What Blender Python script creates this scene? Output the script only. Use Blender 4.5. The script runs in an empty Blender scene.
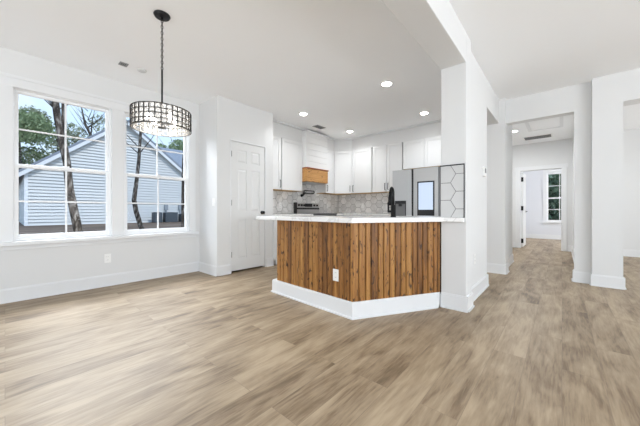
import bpy, bmesh, math, random
from mathutils import Vector, Matrix
random.seed(7)
PI = math.pi
SC = bpy.context.scene
COL = SC.collection

# ------------------------------------------------------------------ camera, sky, lights, exposure
cam_d = bpy.data.cameras.new('camera')
cam_d.sensor_width = 36.0
cam_d.lens = 276.1 / 640 * 36.0
cam_d.shift_y = -2.5 / 640
cam_d.clip_start = 0.02
cam_d.clip_end = 400
cam = bpy.data.objects.new('camera', cam_d)
cam.location = (0, 0, 1.0)
cam.rotation_euler = (PI / 2, 0, math.radians(41.235))
COL.objects.link(cam)
SC.camera = cam

SC.view_settings.view_transform = 'Standard'
SC.view_settings.look = 'None'
SC.view_settings.gamma = 1.0
SC.view_settings.use_curve_mapping = False
SC.view_settings.exposure = 0.97
SC.cycles.max_bounces = 16
SC.cycles.diffuse_bounces = 10

world = bpy.data.worlds.new('sky')
SC.world = world
world.use_nodes = True
wn, wl = world.node_tree.nodes, world.node_tree.links
wn.clear()
w_out = wn.new('ShaderNodeOutputWorld')
w_bg = wn.new('ShaderNodeBackground')
w_geo = wn.new('ShaderNodeTexCoord')
w_sep = wn.new('ShaderNodeSeparateXYZ')
w_ramp = wn.new('ShaderNodeValToRGB')
w_ramp.color_ramp.elements[0].position = 0.0
w_ramp.color_ramp.elements[0].color = (0.70, 0.86, 1.0, 1)
w_ramp.color_ramp.elements[1].position = 0.6
w_ramp.color_ramp.elements[1].color = (0.36, 0.62, 1.0, 1)
w_noise = wn.new('ShaderNodeTexNoise')
w_noise.inputs['Scale'].default_value = 3.0
w_noise.inputs['Detail'].default_value = 6.0
w_cr = wn.new('ShaderNodeValToRGB')
w_cr.color_ramp.elements[0].position = 0.56
w_cr.color_ramp.elements[1].position = 0.75
w_mix = wn.new('ShaderNodeMix')
w_mix.data_type = 'RGBA'
w_mix.inputs['B'].default_value = (0.95, 0.97, 1.0, 1)
wl.new(w_geo.outputs['Generated'], w_sep.inputs[0])
wl.new(w_sep.outputs['Z'], w_ramp.inputs[0])
wl.new(w_geo.outputs['Generated'], w_noise.inputs['Vector'])
wl.new(w_noise.outputs['Fac'], w_cr.inputs[0])
wl.new(w_cr.outputs[0], w_mix.inputs['Factor'])
wl.new(w_ramp.outputs[0], w_mix.inputs['A'])
wl.new(w_mix.outputs['Result'], w_bg.inputs[0])
w_bg.inputs['Strength'].default_value = 0.66
wl.new(w_bg.outputs[0], w_out.inputs[0])


def area(name, loc, rot, sx, sy, power, col=(1, 1, 1)):
    l = bpy.data.lights.new(name, 'AREA')
    l.shape = 'RECTANGLE'
    l.size, l.size_y = sx, sy
    l.energy = power
    l.color = col
    o = bpy.data.objects.new(name, l)
    o.location = loc
    o.rotation_euler = rot
    COL.objects.link(o)
    return o


# area lamps added outside the window openings to fill the rooms like daylight
area('daylight_fill_back', (0.2, -3.62, 1.25), (PI / 2 + 1.12, 0, 0), 7.2, 2.1, 115, (0.90, 0.95, 1.0))  # added lamp, tilted up so the ceiling gets brighter
area('daylight_fill_right', (4.72, 0.6, 1.25), (PI / 2 + 0.95, 0, PI / 2), 5.6, 2.1, 165, (0.90, 0.95, 1.0))  # added lamp, also tilted towards the ceiling to lift it
area('daylight_fill_far_right', (4.72, 7.2, 1.35), (PI / 2, 0, PI / 2), 2.6, 1.8, 40, (0.93, 0.965, 1.0))  # added lamp that brightens the room right of the column
area('daylight_fill_dining', (-7.3, 1.0, 4.15), Vector((-0.8, 0, 0.6)).to_track_quat('Z', 'Y').to_euler(), 3.4, 1.7, 360, (0.93, 0.97, 1.0))  # added lamp above the window view, brightens the dining floor
area('daylight_fill_bedroom', (2.25, 11.0, 1.4), (PI / 2, 0, PI / 2), 1.5, 1.4, 40, (0.96, 0.98, 1.0))  # added lamp that brightens the bedroom from its unseen side
sun_d = bpy.data.lights.new('sun', 'SUN')
sun_d.energy = 0.95
sun_d.angle = math.radians(6)
sun_d.color = (1.0, 0.98, 0.95)
sun = bpy.data.objects.new('sun', sun_d)
sun.rotation_euler = Vector((0.62, 0.12, 0.78)).to_track_quat('Z', 'Y').to_euler()
COL.objects.link(sun)


# ------------------------------------------------------------------ materials
def newmat(name):
    m = bpy.data.materials.new(name)
    m.use_nodes = True
    n, l = m.node_tree.nodes, m.node_tree.links
    b = n['Principled BSDF']
    return m, n, l, b


def plain(name, col, rough=0.5, metal=0.0, var=0.03, scale=8.0, bump=0.0, coat=0.0):
    """principled with a faint noise variation"""
    m, n, l, b = newmat(name)
    tc = n.new('ShaderNodeTexCoord')
    nz = n.new('ShaderNodeTexNoise')
    nz.inputs['Scale'].default_value = scale
    nz.inputs['Detail'].default_value = 4
    l.new(tc.outputs['Object'], nz.inputs['Vector'])
    mx = n.new('ShaderNodeMix')
    mx.data_type = 'RGBA'
    mx.inputs['A'].default_value = (*[c * (1 - var) for c in col], 1)
    mx.inputs['B'].default_value = (*[min(1, c * (1 + var)) for c in col], 1)
    l.new(nz.outputs['Fac'], mx.inputs['Factor'])
    l.new(mx.outputs['Result'], b.inputs['Base Color'])
    b.inputs['Roughness'].default_value = rough
    b.inputs['Metallic'].default_value = metal
    if coat:
        b.inputs['Coat Weight'].default_value = coat
    if bump:
        bp = n.new('ShaderNodeBump')
        bp.inputs['Strength'].default_value = bump
        bp.inputs['Distance'].default_value = 0.002
        n2 = n.new('ShaderNodeTexNoise')
        n2.inputs['Scale'].default_value = 220
        l.new(tc.outputs['Object'], n2.inputs['Vector'])
        l.new(n2.outputs['Fac'], bp.inputs['Height'])
        l.new(bp.outputs[0], b.inputs['Normal'])
    return m


def emis(name, col, strength):
    m, n, l, b = newmat(name)
    b.inputs['Base Color'].default_value = (0.02, 0.02, 0.02, 1)
    b.inputs['Emission Color'].default_value = (*col, 1)
    b.inputs['Emission Strength'].default_value = strength
    return m


M = {}


def bark_mat():
    m, n, l, b = newmat('mottled_bark')
    tc = n.new('ShaderNodeTexCoord')
    mp = n.new('ShaderNodeMapping')
    mp.inputs['Scale'].default_value = (13, 13, 5)
    l.new(tc.outputs['Object'], mp.inputs[0])
    nz = n.new('ShaderNodeTexNoise')
    nz.inputs['Scale'].default_value = 1.0
    nz.inputs['Detail'].default_value = 6
    l.new(mp.outputs[0], nz.inputs['Vector'])
    cr = n.new('ShaderNodeValToRGB')
    e = cr.color_ramp.elements
    e[0].position, e[0].color = 0.40, (0.03, 0.024, 0.019, 1)
    e[1].position, e[1].color = 0.66, (0.28, 0.26, 0.235, 1)
    x = e.new(0.52)
    x.color = (0.09, 0.074, 0.06, 1)
    l.new(nz.outputs['Fac'], cr.inputs[0])
    l.new(cr.outputs[0], b.inputs['Base Color'])
    b.inputs['Roughness'].default_value = 0.95
    return m


M['wall'] = plain('wall_paint', (0.73, 0.735, 0.735), 0.6, var=0.006, scale=2, bump=0.05)
M['ceil'] = plain('ceiling_paint', (0.92, 0.93, 0.94), 0.75, var=0.006, scale=2, bump=0.05)
M['trim'] = plain('trim_paint', (0.77, 0.78, 0.79), 0.35, var=0.004)
M['door'] = plain('door_paint', (0.76, 0.765, 0.765), 0.38, var=0.004)
M['cabinet'] = plain('cabinet_paint', (0.80, 0.805, 0.805), 0.35, var=0.004)
M['vinyl'] = plain('window_vinyl', (0.88, 0.89, 0.9), 0.3, var=0.004)
M['black'] = plain('matte_black_metal', (0.012, 0.012, 0.013), 0.38, 0.6, var=0.1)
M['blackplastic'] = plain('black_plastic', (0.012, 0.012, 0.014), 0.3, var=0.1)
M['bronze'] = plain('dark_bronze', (0.035, 0.03, 0.028), 0.4, 0.7, var=0.15)
M['dark'] = plain('dark_void', (0.02, 0.02, 0.02), 0.8)
M['steel'] = plain('brushed_steel', (0.56, 0.56, 0.56), 0.3, 0.95, var=0.03, scale=30)
M['steel_dark'] = plain('dark_steel', (0.2, 0.2, 0.205), 0.35, 0.9, var=0.05)
M['plate'] = plain('white_plastic', (0.87, 0.87, 0.86), 0.3, var=0.004)
M['grey_plastic'] = plain('grey_metal_louvre', (0.3, 0.3, 0.3), 0.5, var=0.05)
M['grout'] = plain('grey_grout', (0.2, 0.195, 0.19), 0.8, var=0.08, scale=40)
M['lens'] = emis('lamp_lens', (1.0, 0.97, 0.92), 18)
M['bulb'] = emis('bulb_glow', (1.0, 0.93, 0.82), 15)
M['screen'] = emis('fridge_screen', (0.66, 0.79, 1.0), 0.5)
M['fascia'] = plain('fascia_paint', (0.86, 0.88, 0.9), 0.5)
M['roof'] = plain('roof_shingles', (0.27, 0.30, 0.35), 0.9, var=0.2, scale=6)
M['acgrey'] = plain('condenser_metal', (0.07, 0.085, 0.1), 0.6, var=0.2)
M['meter'] = plain('meter_metal', (0.32, 0.35, 0.38), 0.5, var=0.1)
M['green'] = plain('leaf_green', (0.32, 0.39, 0.21), 0.7, var=0.5, scale=1.5)
M['green2'] = plain('leaf_grey_green', (0.42, 0.44, 0.3), 0.7, var=0.45, scale=1.2)
M['green3'] = plain('leaf_deep_green', (0.13, 0.19, 0.11), 0.7, var=0.5, scale=2)
M['bark'] = bark_mat()
M['tanwood'] = plain('raw_plywood', (0.55, 0.36, 0.17), 0.6, var=0.1)


def quartz():
    m, n, l, b = newmat('white_quartz')
    tc = n.new('ShaderNodeTexCoord')
    nz = n.new('ShaderNodeTexNoise')
    nz.inputs['Scale'].default_value = 2.2
    nz.inputs['Detail'].default_value = 8
    nz.inputs['Distortion'].default_value = 1.6
    cr = n.new('ShaderNodeValToRGB')
    e = cr.color_ramp.elements
    e[0].position, e[0].color = 0.47, (0.9, 0.9, 0.89, 1)
    e[1].position, e[1].color = 0.53, (0.9, 0.9, 0.89, 1)
    x = e.new(0.5)
    x.color = (0.74, 0.73, 0.72, 1)
    l.new(tc.outputs['Object'], nz.inputs['Vector'])
    l.new(nz.outputs['Fac'], cr.inputs[0])
    l.new(cr.outputs[0], b.inputs['Base Color'])
    b.inputs['Roughness'].default_value = 0.18
    return m


M['quartz'] = quartz()


def marble_tile():
    m, n, l, b = newmat('hexagon_marble_tile')
    tc = n.new('ShaderNodeTexCoord')
    geo = n.new('ShaderNodeNewGeometry')
    nz = n.new('ShaderNodeTexNoise')
    nz.noise_dimensions = '4D'
    nz.inputs['Scale'].default_value = 7
    nz.inputs['Detail'].default_value = 7
    nz.inputs['Distortion'].default_value = 1.2
    mul = n.new('ShaderNodeMath')
    mul.operation = 'MULTIPLY'
    mul.inputs[1].default_value = 30
    l.new(geo.outputs['Random Per Island'], mul.inputs[0])
    l.new(mul.outputs[0], nz.inputs['W'])
    l.new(tc.outputs['Object'], nz.inputs['Vector'])
    cr = n.new('ShaderNodeValToRGB')
    e = cr.color_ramp.elements
    e[0].position, e[0].color = 0.3, (0.66, 0.655, 0.645, 1)
    e[1].position, e[1].color = 0.72, (0.86, 0.855, 0.845, 1)
    l.new(nz.outputs['Fac'], cr.inputs[0])
    hs = n.new('ShaderNodeHueSaturation')
    mr = n.new('ShaderNodeMapRange')
    mr.inputs['To Min'].default_value = 0.86
    mr.inputs['To Max'].default_value = 1.12
    l.new(geo.outputs['Random Per Island'], mr.inputs[0])
    l.new(mr.outputs[0], hs.inputs['Value'])
    l.new(cr.outputs[0], hs.inputs['Color'])
    l.new(hs.outputs[0], b.inputs['Base Color'])
    b.inputs['Roughness'].default_value = 0.25
    return m


M['tile'] = marble_tile()


def floor_mat():
    m, n, l, b = newmat('oak_plank_floor')
    tc = n.new('ShaderNodeTexCoord')
    sep = n.new('ShaderNodeSeparateXYZ')
    com = n.new('ShaderNodeCombineXYZ')
    l.new(tc.outputs['Object'], sep.inputs[0])
    l.new(sep.outputs['Y'], com.inputs['X'])
    l.new(sep.outputs['X'], com.inputs['Y'])
    br = n.new('ShaderNodeTexBrick')
    br.offset = 0.37
    br.offset_frequency = 2
    br.inputs['Color1'].default_value = (0, 0, 0, 1)
    br.inputs['Color2'].default_value = (1, 1, 1, 1)
    br.inputs['Mortar'].default_value = (0.5, 0.5, 0.5, 1)
    br.inputs['Scale'].default_value = 1.0
    br.inputs['Mortar Size'].default_value = 0.0012
    br.inputs['Mortar Smooth'].default_value = 0.1
    br.inputs['Bias'].default_value = 0.0
    br.inputs['Brick Width'].default_value = 1.42
    br.inputs['Row Height'].default_value = 0.185
    l.new(com.outputs[0], br.inputs['Vector'])
    # per plank offset of the grain
    bw = n.new('ShaderNodeSeparateColor')
    l.new(br.outputs['Color'], bw.inputs[0])
    off = n.new('ShaderNodeMath')
    off.operation = 'MULTIPLY'
    off.inputs[1].default_value = 37.0
    l.new(bw.outputs[0], off.inputs[0])

    def noise(sx, sy, detail, dist):
        mp = n.new('ShaderNodeMapping')
        mp.inputs['Scale'].default_value = (sx, sy, 1)
        l.new(com.outputs[0], mp.inputs[0])
        z = n.new('ShaderNodeTexNoise')
        z.noise_dimensions = '4D'
        z.inputs['Scale'].default_value = 1.0
        z.inputs['Detail'].default_value = detail
        z.inputs['Distortion'].default_value = dist
        l.new(mp.outputs[0], z.inputs['Vector'])
        l.new(off.outputs[0], z.inputs['W'])
        return z
    fine = noise(8.0, 95.0, 8, 0.8)
    med = noise(1.8, 17.0, 8, 2.2)
    blot = noise(1.3, 4.6, 6, 1.6)

    def mad(a, k, bsock=None, c=0.0):
        x = n.new('ShaderNodeMath')
        x.operation = 'MULTIPLY_ADD'
        l.new(a, x.inputs[0])
        x.inputs[1].default_value = k
        if bsock is not None:
            l.new(bsock, x.inputs[2])
        else:
            x.inputs[2].default_value = c
        return x.outputs[0]
    v = mad(bw.outputs[0], 0.15, None, -0.42)
    v = mad(fine.outputs['Fac'], 0.36, v)
    v = mad(med.outputs['Fac'], 0.6, v)
    v = mad(blot.outputs['Fac'], 1.05, v)
    cr = n.new('ShaderNodeValToRGB')
    e = cr.color_ramp.elements
    e[0].position, e[0].color = 0.30, (0.10, 0.066, 0.036, 1)
    e[1].position, e[1].color = 0.88, (0.42, 0.325, 0.215, 1)
    x = e.new(0.48)
    x.color = (0.19, 0.131, 0.076, 1)
    x = e.new(0.62)
    x.color = (0.285, 0.21, 0.132, 1)
    l.new(v, cr.inputs[0])
    mx = n.new('ShaderNodeMix')
    mx.data_type = 'RGBA'
    mx.inputs['B'].default_value = (0.2, 0.145, 0.1, 1)
    fac = n.new('ShaderNodeMath')
    fac.operation = 'MULTIPLY'
    fac.inputs[1].default_value = 0.75
    l.new(br.outputs['Fac'], fac.inputs[0])
    l.new(fac.outputs[0], mx.inputs['Factor'])
    l.new(cr.outputs[0], mx.inputs['A'])
    l.new(mx.outputs['Result'], b.inputs['Base Color'])
    b.inputs['Roughness'].default_value = 0.48
    b.inputs['Specular IOR Level'].default_value = 0.5
    bp = n.new('ShaderNodeBump')
    bp.inputs['Strength'].default_value = 0.12
    bp.inputs['Distance'].default_value = 0.001
    l.new(fine.outputs['Fac'], bp.inputs['Height'])
    l.new(bp.outputs[0], b.inputs['Normal'])
    return m


M['floor'] = floor_mat()


def pine_mat(name, vertical=True, lo=(0.10, 0.036, 0.007), mid=(0.29, 0.122, 0.026), hi=(0.47, 0.235, 0.062), island=1.0):
    """stained knotty pine; the grain runs along Z (or along Y)"""
    m, n, l, b = newmat(name)
    tc = n.new('ShaderNodeTexCoord')
    geo = n.new('ShaderNodeNewGeometry')
    mul = n.new('ShaderNodeMath')
    mul.operation = 'MULTIPLY'
    mul.inputs[1].default_value = 50
    l.new(geo.outputs['Random Per Island'], mul.inputs[0])

    def noise(s, detail, dist):
        mp = n.new('ShaderNodeMapping')
        mp.inputs['Scale'].default_value = s
        l.new(tc.outputs['Object'], mp.inputs[0])
        z = n.new('ShaderNodeTexNoise')
        z.noise_dimensions = '4D'
        z.inputs['Scale'].default_value = 1.0
        z.inputs['Detail'].default_value = detail
        z.inputs['Distortion'].default_value = dist
        l.new(mp.outputs[0], z.inputs['Vector'])
        l.new(mul.outputs[0], z.inputs['W'])
        return z.outputs['Fac']
    gs = (55, 55, 2.2) if vertical else (55, 2.2, 55)
    g = noise(gs, 5, 1.2)
    ks = (17, 17, 5.5) if vertical else (14, 4.0, 14)
    k = noise(ks, 2, 2.6)
    kr = n.new('ShaderNodeValToRGB')
    kr.color_ramp.elements[0].position = 0.33
    kr.color_ramp.elements[0].color = (0, 0, 0, 1)
    kr.color_ramp.elements[1].position = 0.42
    kr.color_ramp.elements[1].color = (1, 1, 1, 1)
    l.new(k, kr.inputs[0])
    a = n.new('ShaderNodeMath')
    a.operation = 'MULTIPLY_ADD'
    l.new(geo.outputs['Random Per Island'], a.inputs[0])
    a.inputs[1].default_value = 0.26 * island
    a.inputs[2].default_value = -0.13 * island
    s2 = n.new('ShaderNodeMath')
    s2.operation = 'ADD'
    l.new(a.outputs[0], s2.inputs[0])
    l.new(g, s2.inputs[1])
    cr = n.new('ShaderNodeValToRGB')
    e = cr.color_ramp.elements
    e[0].position, e[0].color = 0.25, (*lo, 1)
    e[1].position, e[1].color = 0.78, (*hi, 1)
    x = e.new(0.5)
    x.color = (*mid, 1)
    l.new(s2.outputs[0], cr.inputs[0])
    mx = n.new('ShaderNodeMix')
    mx.data_type = 'RGBA'
    mx.inputs['A'].default_value = (lo[0] * 0.42, lo[1] * 0.4, lo[2] * 0.45, 1)
    l.new(cr.outputs[0], mx.inputs['B'])
    l.new(kr.outputs[0], mx.inputs['Factor'])
    l.new(mx.outputs['Result'], b.inputs['Base Color'])
    b.inputs['Roughness'].default_value = 0.5
    return m


M['pine'] = pine_mat('stained_pine_boards')
M['band'] = pine_mat('honey_pine_band', False, (0.34, 0.14, 0.04), (0.55, 0.28, 0.09), (0.68, 0.38, 0.14), 0.0)


def siding_mat():
    m, n, l, b = newmat('pale_lap_siding')
    b.inputs['Base Color'].default_value = (0.66, 0.77, 0.88, 1)
    b.inputs['Roughness'].default_value = 0.6
    tc = n.new('ShaderNodeTexCoord')
    nz = n.new('ShaderNodeTexNoise')
    nz.inputs['Scale'].default_value = 0.8
    l.new(tc.outputs['Object'], nz.inputs['Vector'])
    mx = n.new('ShaderNodeMix')
    mx.data_type = 'RGBA'
    mx.inputs['A'].default_value = (0.66, 0.675, 0.67, 1)
    mx.inputs['B'].default_value = (0.72, 0.73, 0.72, 1)
    l.new(nz.outputs['Fac'], mx.inputs['Factor'])
    l.new(mx.outputs['Result'], b.inputs['Base Color'])
    return m


M['siding'] = siding_mat()


def ground_mat():
    m, n, l, b = newmat('pine_straw_ground')
    tc = n.new('ShaderNodeTexCoord')
    mp = n.new('ShaderNodeMapping')
    mp.inputs['Scale'].default_value = (1.6, 0.28, 1)
    l.new(tc.outputs['Object'], mp.inputs[0])
    nz = n.new('ShaderNodeTexNoise')
    nz.inputs['Scale'].default_value = 1.0
    nz.inputs['Detail'].default_value = 9
    nz.inputs['Roughness'].default_value = 0.66
    l.new(mp.outputs[0], nz.inputs['Vector'])
    cr = n.new('ShaderNodeValToRGB')
    e = cr.color_ramp.elements
    e[0].position, e[0].color = 0.32, (0.06, 0.04, 0.026, 1)
    e[1].position, e[1].color = 0.72, (0.34, 0.26, 0.195, 1)
    x = e.new(0.52)
    x.color = (0.16, 0.105, 0.068, 1)
    l.new(nz.outputs['Fac'], cr.inputs[0])
    l.new(cr.outputs[0], b.inputs['Base Color'])
    b.inputs['Roughness'].default_value = 0.95
    return m


M['ground'] = ground_mat()


def glass_mat(name, refl=1.0, tint=(1, 1, 1)):
    m, n, l, b = newmat(name)
    out = n['Material Output']
    n.remove(b)
    tr = n.new('ShaderNodeBsdfTransparent')
    tr.inputs[0].default_value = (*tint, 1)
    gl = n.new('ShaderNodeBsdfGlossy')
    gl.inputs['Roughness'].default_value = 0.02
    fr = n.new('ShaderNodeFresnel')
    fr.inputs['IOR'].default_value = 1.45
    mu = n.new('ShaderNodeMath')
    mu.operation = 'MULTIPLY'
    mu.inputs[1].default_value = refl
    mx = n.new('ShaderNodeMixShader')
    l.new(fr.outputs[0], mu.inputs[0])
    l.new(mu.outputs[0], mx.inputs[0])
    l.new(tr.outputs[0], mx.inputs[1])
    l.new(gl.outputs[0], mx.inputs[2])
    l.new(mx.outputs[0], out.inputs[0])
    return m


def crystal_mat():
    """cut crystal: part clear, part scattering, with a bright gloss"""
    m, n, l, b = newmat('cut_crystal')
    out = n['Material Output']
    n.remove(b)
    tr = n.new('ShaderNodeBsdfTransparent')
    tl = n.new('ShaderNodeBsdfTranslucent')
    tl.inputs[0].default_value = (0.9, 0.9, 0.9, 1)
    df = n.new('ShaderNodeBsdfDiffuse')
    df.inputs[0].default_value = (0.9, 0.9, 0.9, 1)
    gl = n.new('ShaderNodeBsdfGlossy')
    gl.inputs['Roughness'].default_value = 0.1
    m1 = n.new('ShaderNodeMixShader')
    m1.inputs[0].default_value = 0.5
    l.new(tl.outputs[0], m1.inputs[1])
    l.new(df.outputs[0], m1.inputs[2])
    m2 = n.new('ShaderNodeMixShader')
    m2.inputs[0].default_value = 0.33
    l.new(tr.outputs[0], m2.inputs[1])
    l.new(m1.outputs[0], m2.inputs[2])
    m3 = n.new('ShaderNodeMixShader')
    m3.inputs[0].default_value = 0.1
    l.new(m2.outputs[0], m3.inputs[1])
    l.new(gl.outputs[0], m3.inputs[2])
    l.new(m3.outputs[0], out.inputs[0])
    return m


M['glass'] = glass_mat('window_glass', 0.08)
M['crystal'] = crystal_mat()


# ------------------------------------------------------------------ shape helpers
def B():
    return bmesh.new()


def add_box(bm, x0, x1, y0, y1, z0, z1):
    x0, x1 = min(x0, x1), max(x0, x1)
    y0, y1 = min(y0, y1), max(y0, y1)
    z0, z1 = min(z0, z1), max(z0, z1)
    v = [bm.verts.new(p) for p in ((x0, y0, z0), (x1, y0, z0), (x1, y1, z0), (x0, y1, z0),
                                   (x0, y0, z1), (x1, y0, z1), (x1, y1, z1), (x0, y1, z1))]
    for f in ((0, 3, 2, 1), (4, 5, 6, 7), (0, 1, 5, 4), (1, 2, 6, 5), (2, 3, 7, 6), (3, 0, 4, 7)):
        bm.faces.new([v[i] for i in f])
    return bm


def box(*a):
    return add_box(B(), *a)


def add_prism(bm, pts, z0, z1):
    """upright prism over a counter-clockwise outline"""
    lo = [bm.verts.new((x, y, z0)) for x, y in pts]
    hi = [bm.verts.new((x, y, z1)) for x, y in pts]
    bm.faces.new(lo[::-1])
    bm.faces.new(hi)
    k = len(pts)
    for i in range(k):
        j = (i + 1) % k
        bm.faces.new((lo[i], lo[j], hi[j], hi[i]))
    return bm


def add_tube(bm, pts, r, seg=10, caps=True):
    pts = [Vector(p) for p in pts]
    rs = r if isinstance(r, (list, tuple)) else [r] * len(pts)
    rings = []
    up = Vector((0.13, 0.31, 0.94)).normalized()
    for i, p in enumerate(pts):
        a = pts[max(0, i - 1)]
        c = pts[min(len(pts) - 1, i + 1)]
        d = (c - a).normalized()
        if abs(d.dot(up)) > 0.96:
            up = Vector((1, 0, 0)) if abs(d.x) < 0.9 else Vector((0, 1, 0))
        u = d.cross(up).normalized()
        w = u.cross(d).normalized()
        up = w
        rings.append([bm.verts.new(p + (u * math.cos(2 * PI * k / seg) + w * math.sin(2 * PI * k / seg)) * rs[i]) for k in range(seg)])
    for a, c in zip(rings, rings[1:]):
        for k in range(seg):
            bm.faces.new((a[k], a[(k + 1) % seg], c[(k + 1) % seg], c[k]))
    if caps:
        bm.faces.new(rings[0][::-1])
        bm.faces.new(rings[-1])
    return bm


def tube(*a, **k):
    return add_tube(B(), *a, **k)


def add_lathe(bm, prof, c, seg=32, axis='z'):
    """revolve (r, h) pairs about an axis through c"""
    rings = []
    for r, h in prof:
        ring = []
        for k in range(seg):
            a = 2 * PI * k / seg
            if axis == 'z':
                p = (c[0] + r * math.cos(a), c[1] + r * math.sin(a), c[2] + h)
            elif axis == 'x':
                p = (c[0] + h, c[1] + r * math.cos(a), c[2] + r * math.sin(a))
            else:
                p = (c[0] + r * math.cos(a), c[1] + h, c[2] + r * math.sin(a))
            ring.append(bm.verts.new(p))
        rings.append(ring)
    for a, d in zip(rings, rings[1:]):
        for k in range(seg):
            bm.faces.new((a[k], a[(k + 1) % seg], d[(k + 1) % seg], d[k]))
    for ring, rv in ((rings[0], True), (rings[-1], False)):
        try:
            bm.faces.new(ring[::-1] if rv else ring)
        except ValueError:
            pass
    return bm


def lathe(*a, **k):
    return add_lathe(B(), *a, **k)


def wloc(o):
    v = Vector((0, 0, 0))
    while o is not None:
        v += Vector(o.location)
        o = o.parent
    return v


def obj(name, bm, m, parent=None, bevel=0.0, smooth=False, loc=None):
    """link a bmesh built in world coordinates as ONE mesh object"""
    bmesh.ops.recalc_face_normals(bm, faces=bm.faces[:])
    base = wloc(parent) if parent is not None else Vector((0, 0, 0))
    here = base + (Vector(loc) - base if loc is not None else Vector((0, 0, 0)))
    bmesh.ops.translate(bm, verts=bm.verts[:], vec=-here)
    me = bpy.data.meshes.new(name)
    bm.to_mesh(me)
    bm.free()
    if smooth:
        for p in me.polygons:
            p.use_smooth = True
    me.materials.append(m)
    o = bpy.data.objects.new(name, me)
    if parent is not None:
        o.parent = parent
    o.location = here - base
    COL.objects.link(o)
    if bevel:
        md = o.modifiers.new('bevel', 'BEVEL')
        md.width = bevel
        md.segments = 2
        md.limit_method = 'ANGLE'
        md.angle_limit = math.radians(40)
    return o


def tag(o, label, cat, group=None, kind=None):
    o['label'] = label
    o['category'] = cat
    if group:
        o['group'] = group
    if kind:
        o['kind'] = kind
    return o


def thing(name, label, cat, loc, group=None, kind=None):
    o = bpy.data.objects.new(name, None)
    o.location = loc
    o.empty_display_size = 0.05
    COL.objects.link(o)
    return tag(o, label, cat, group, kind)


def struct(name, bm, m, label=None, cat=None, parent=None, bevel=0.0):
    o = obj(name, bm, m, parent, bevel)
    if parent is None:
        o['kind'] = 'structure'
        if label:
            o['label'] = label
            o['category'] = cat
    return o


def dup(root, loc, label=None):
    r = root.copy()
    COL.objects.link(r)
    r.location = loc
    if label:
        r['label'] = label
    for ch in list(root.children):
        c = ch.copy()
        COL.objects.link(c)
        c.parent = r
        for g in list(ch.children):
            d = g.copy()
            COL.objects.link(d)
            d.parent = c
    return r


# ------------------------------------------------------------------ the room shell
CZ = 2.76            # ceiling height
WX = -4.53           # window wall
BB = 0.15            # baseboard height

struct('floor', box(-4.7, 4.75, -3.55, 13.0, -0.1, 0.0), M['floor'], 'wide oak plank floor running down the hall', 'floor')
struct('roof', box(-5.0, 6.0, -4.8, 14.0, CZ + 0.2, CZ + 0.4), M['roof'], 'unseen roof slab with eaves added to block the sun', 'roof')  # unseen slab added so its eaves keep sun out of the rooms
struct('ceiling', box(-4.7, 4.75, -3.55, 13.0, CZ, CZ + 0.12), M['ceil'], 'smooth white ceiling over dining room and kitchen', 'ceiling')

# window wall, with one opening holding two double-hung windows
WO = (0.03, 1.985, 0.655, 2.385)
bm = B()
for y0, y1, z0, z1 in ((-3.55, WO[0], 0, CZ), (WO[1], 6.05, 0, CZ), (WO[0], WO[1], 0, WO[2]), (WO[0], WO[1], WO[3], CZ)):
    add_box(bm, WX - 0.16, WX, y0, y1, z0, z1)
struct('wall_left', bm, M['wall'], 'white wall with the pair of dining windows', 'wall')

# pantry box beside the window wall
PX = -3.955
DY0, DY1, DZ = 2.372, 3.035, 2.115
bm = B()
add_box(bm, WX, PX, 2.13, 2.20, 0, CZ)
add_box(bm, PX - 0.09, PX, 2.20, DY0, 0, CZ)
add_box(bm, PX - 0.09, PX, DY1, 3.215, 0, CZ)
add_box(bm, PX - 0.09, PX, DY0, DY1, DZ, CZ)
add_box(bm, WX, PX - 0.09, 3.15, 3.215, 0, CZ)
struct('wall_pantry', bm, M['wall'], 'boxed-out white pantry wall around the six-panel door', 'wall')

# kitchen back wall, wall between kitchen and hall, beam and pillar
struct('wall_kitchen', box(WX, -0.95, 5.92, 6.05, 0, CZ), M['wall'], 'kitchen wall behind the refrigerator', 'wall')
bm = B()
add_box(bm, -0.95, -0.755, 3.2, 4.25, 0, CZ)
add_box(bm, -0.95, -0.755, 4.25, 5.17, 2.385, CZ)
struct('wall_hall', bm, M['wall'], 'white wall running back from the square pillar', 'wall')
bm = B()
add_box(bm, -0.95, -0.71, 3.0, 3.2, 0, CZ)
add_box(bm, -0.95, -0.71, -3.4, 3.0, 2.465, CZ)
struct('wall_pillar', bm, M['wall'], 'square white pillar carrying the dropped ceiling beam', 'pillar', bevel=0.006)

# header wall: jamb, hall opening, double column, wide opening on the right
bm = B()
add_box(bm, -0.95, -0.672, 5.17, 5.42, 0, CZ)
add_box(bm, -0.672, 0.13, 5.27, 5.42, 2.39, CZ)
add_box(bm, 0.13, 0.303, 5.27, 5.42, 0, CZ)
add_box(bm, 0.303, 0.585, 5.17, 5.42, 0, CZ)
add_box(bm, 0.585, 3.2, 5.17, 5.42, 2.385, CZ)
add_box(bm, 3.2, 4.6, 5.17, 5.42, 0, CZ)
struct('wall_header', bm, M['wall'], 'white wall with the hall opening and stepped column', 'wall')

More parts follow.
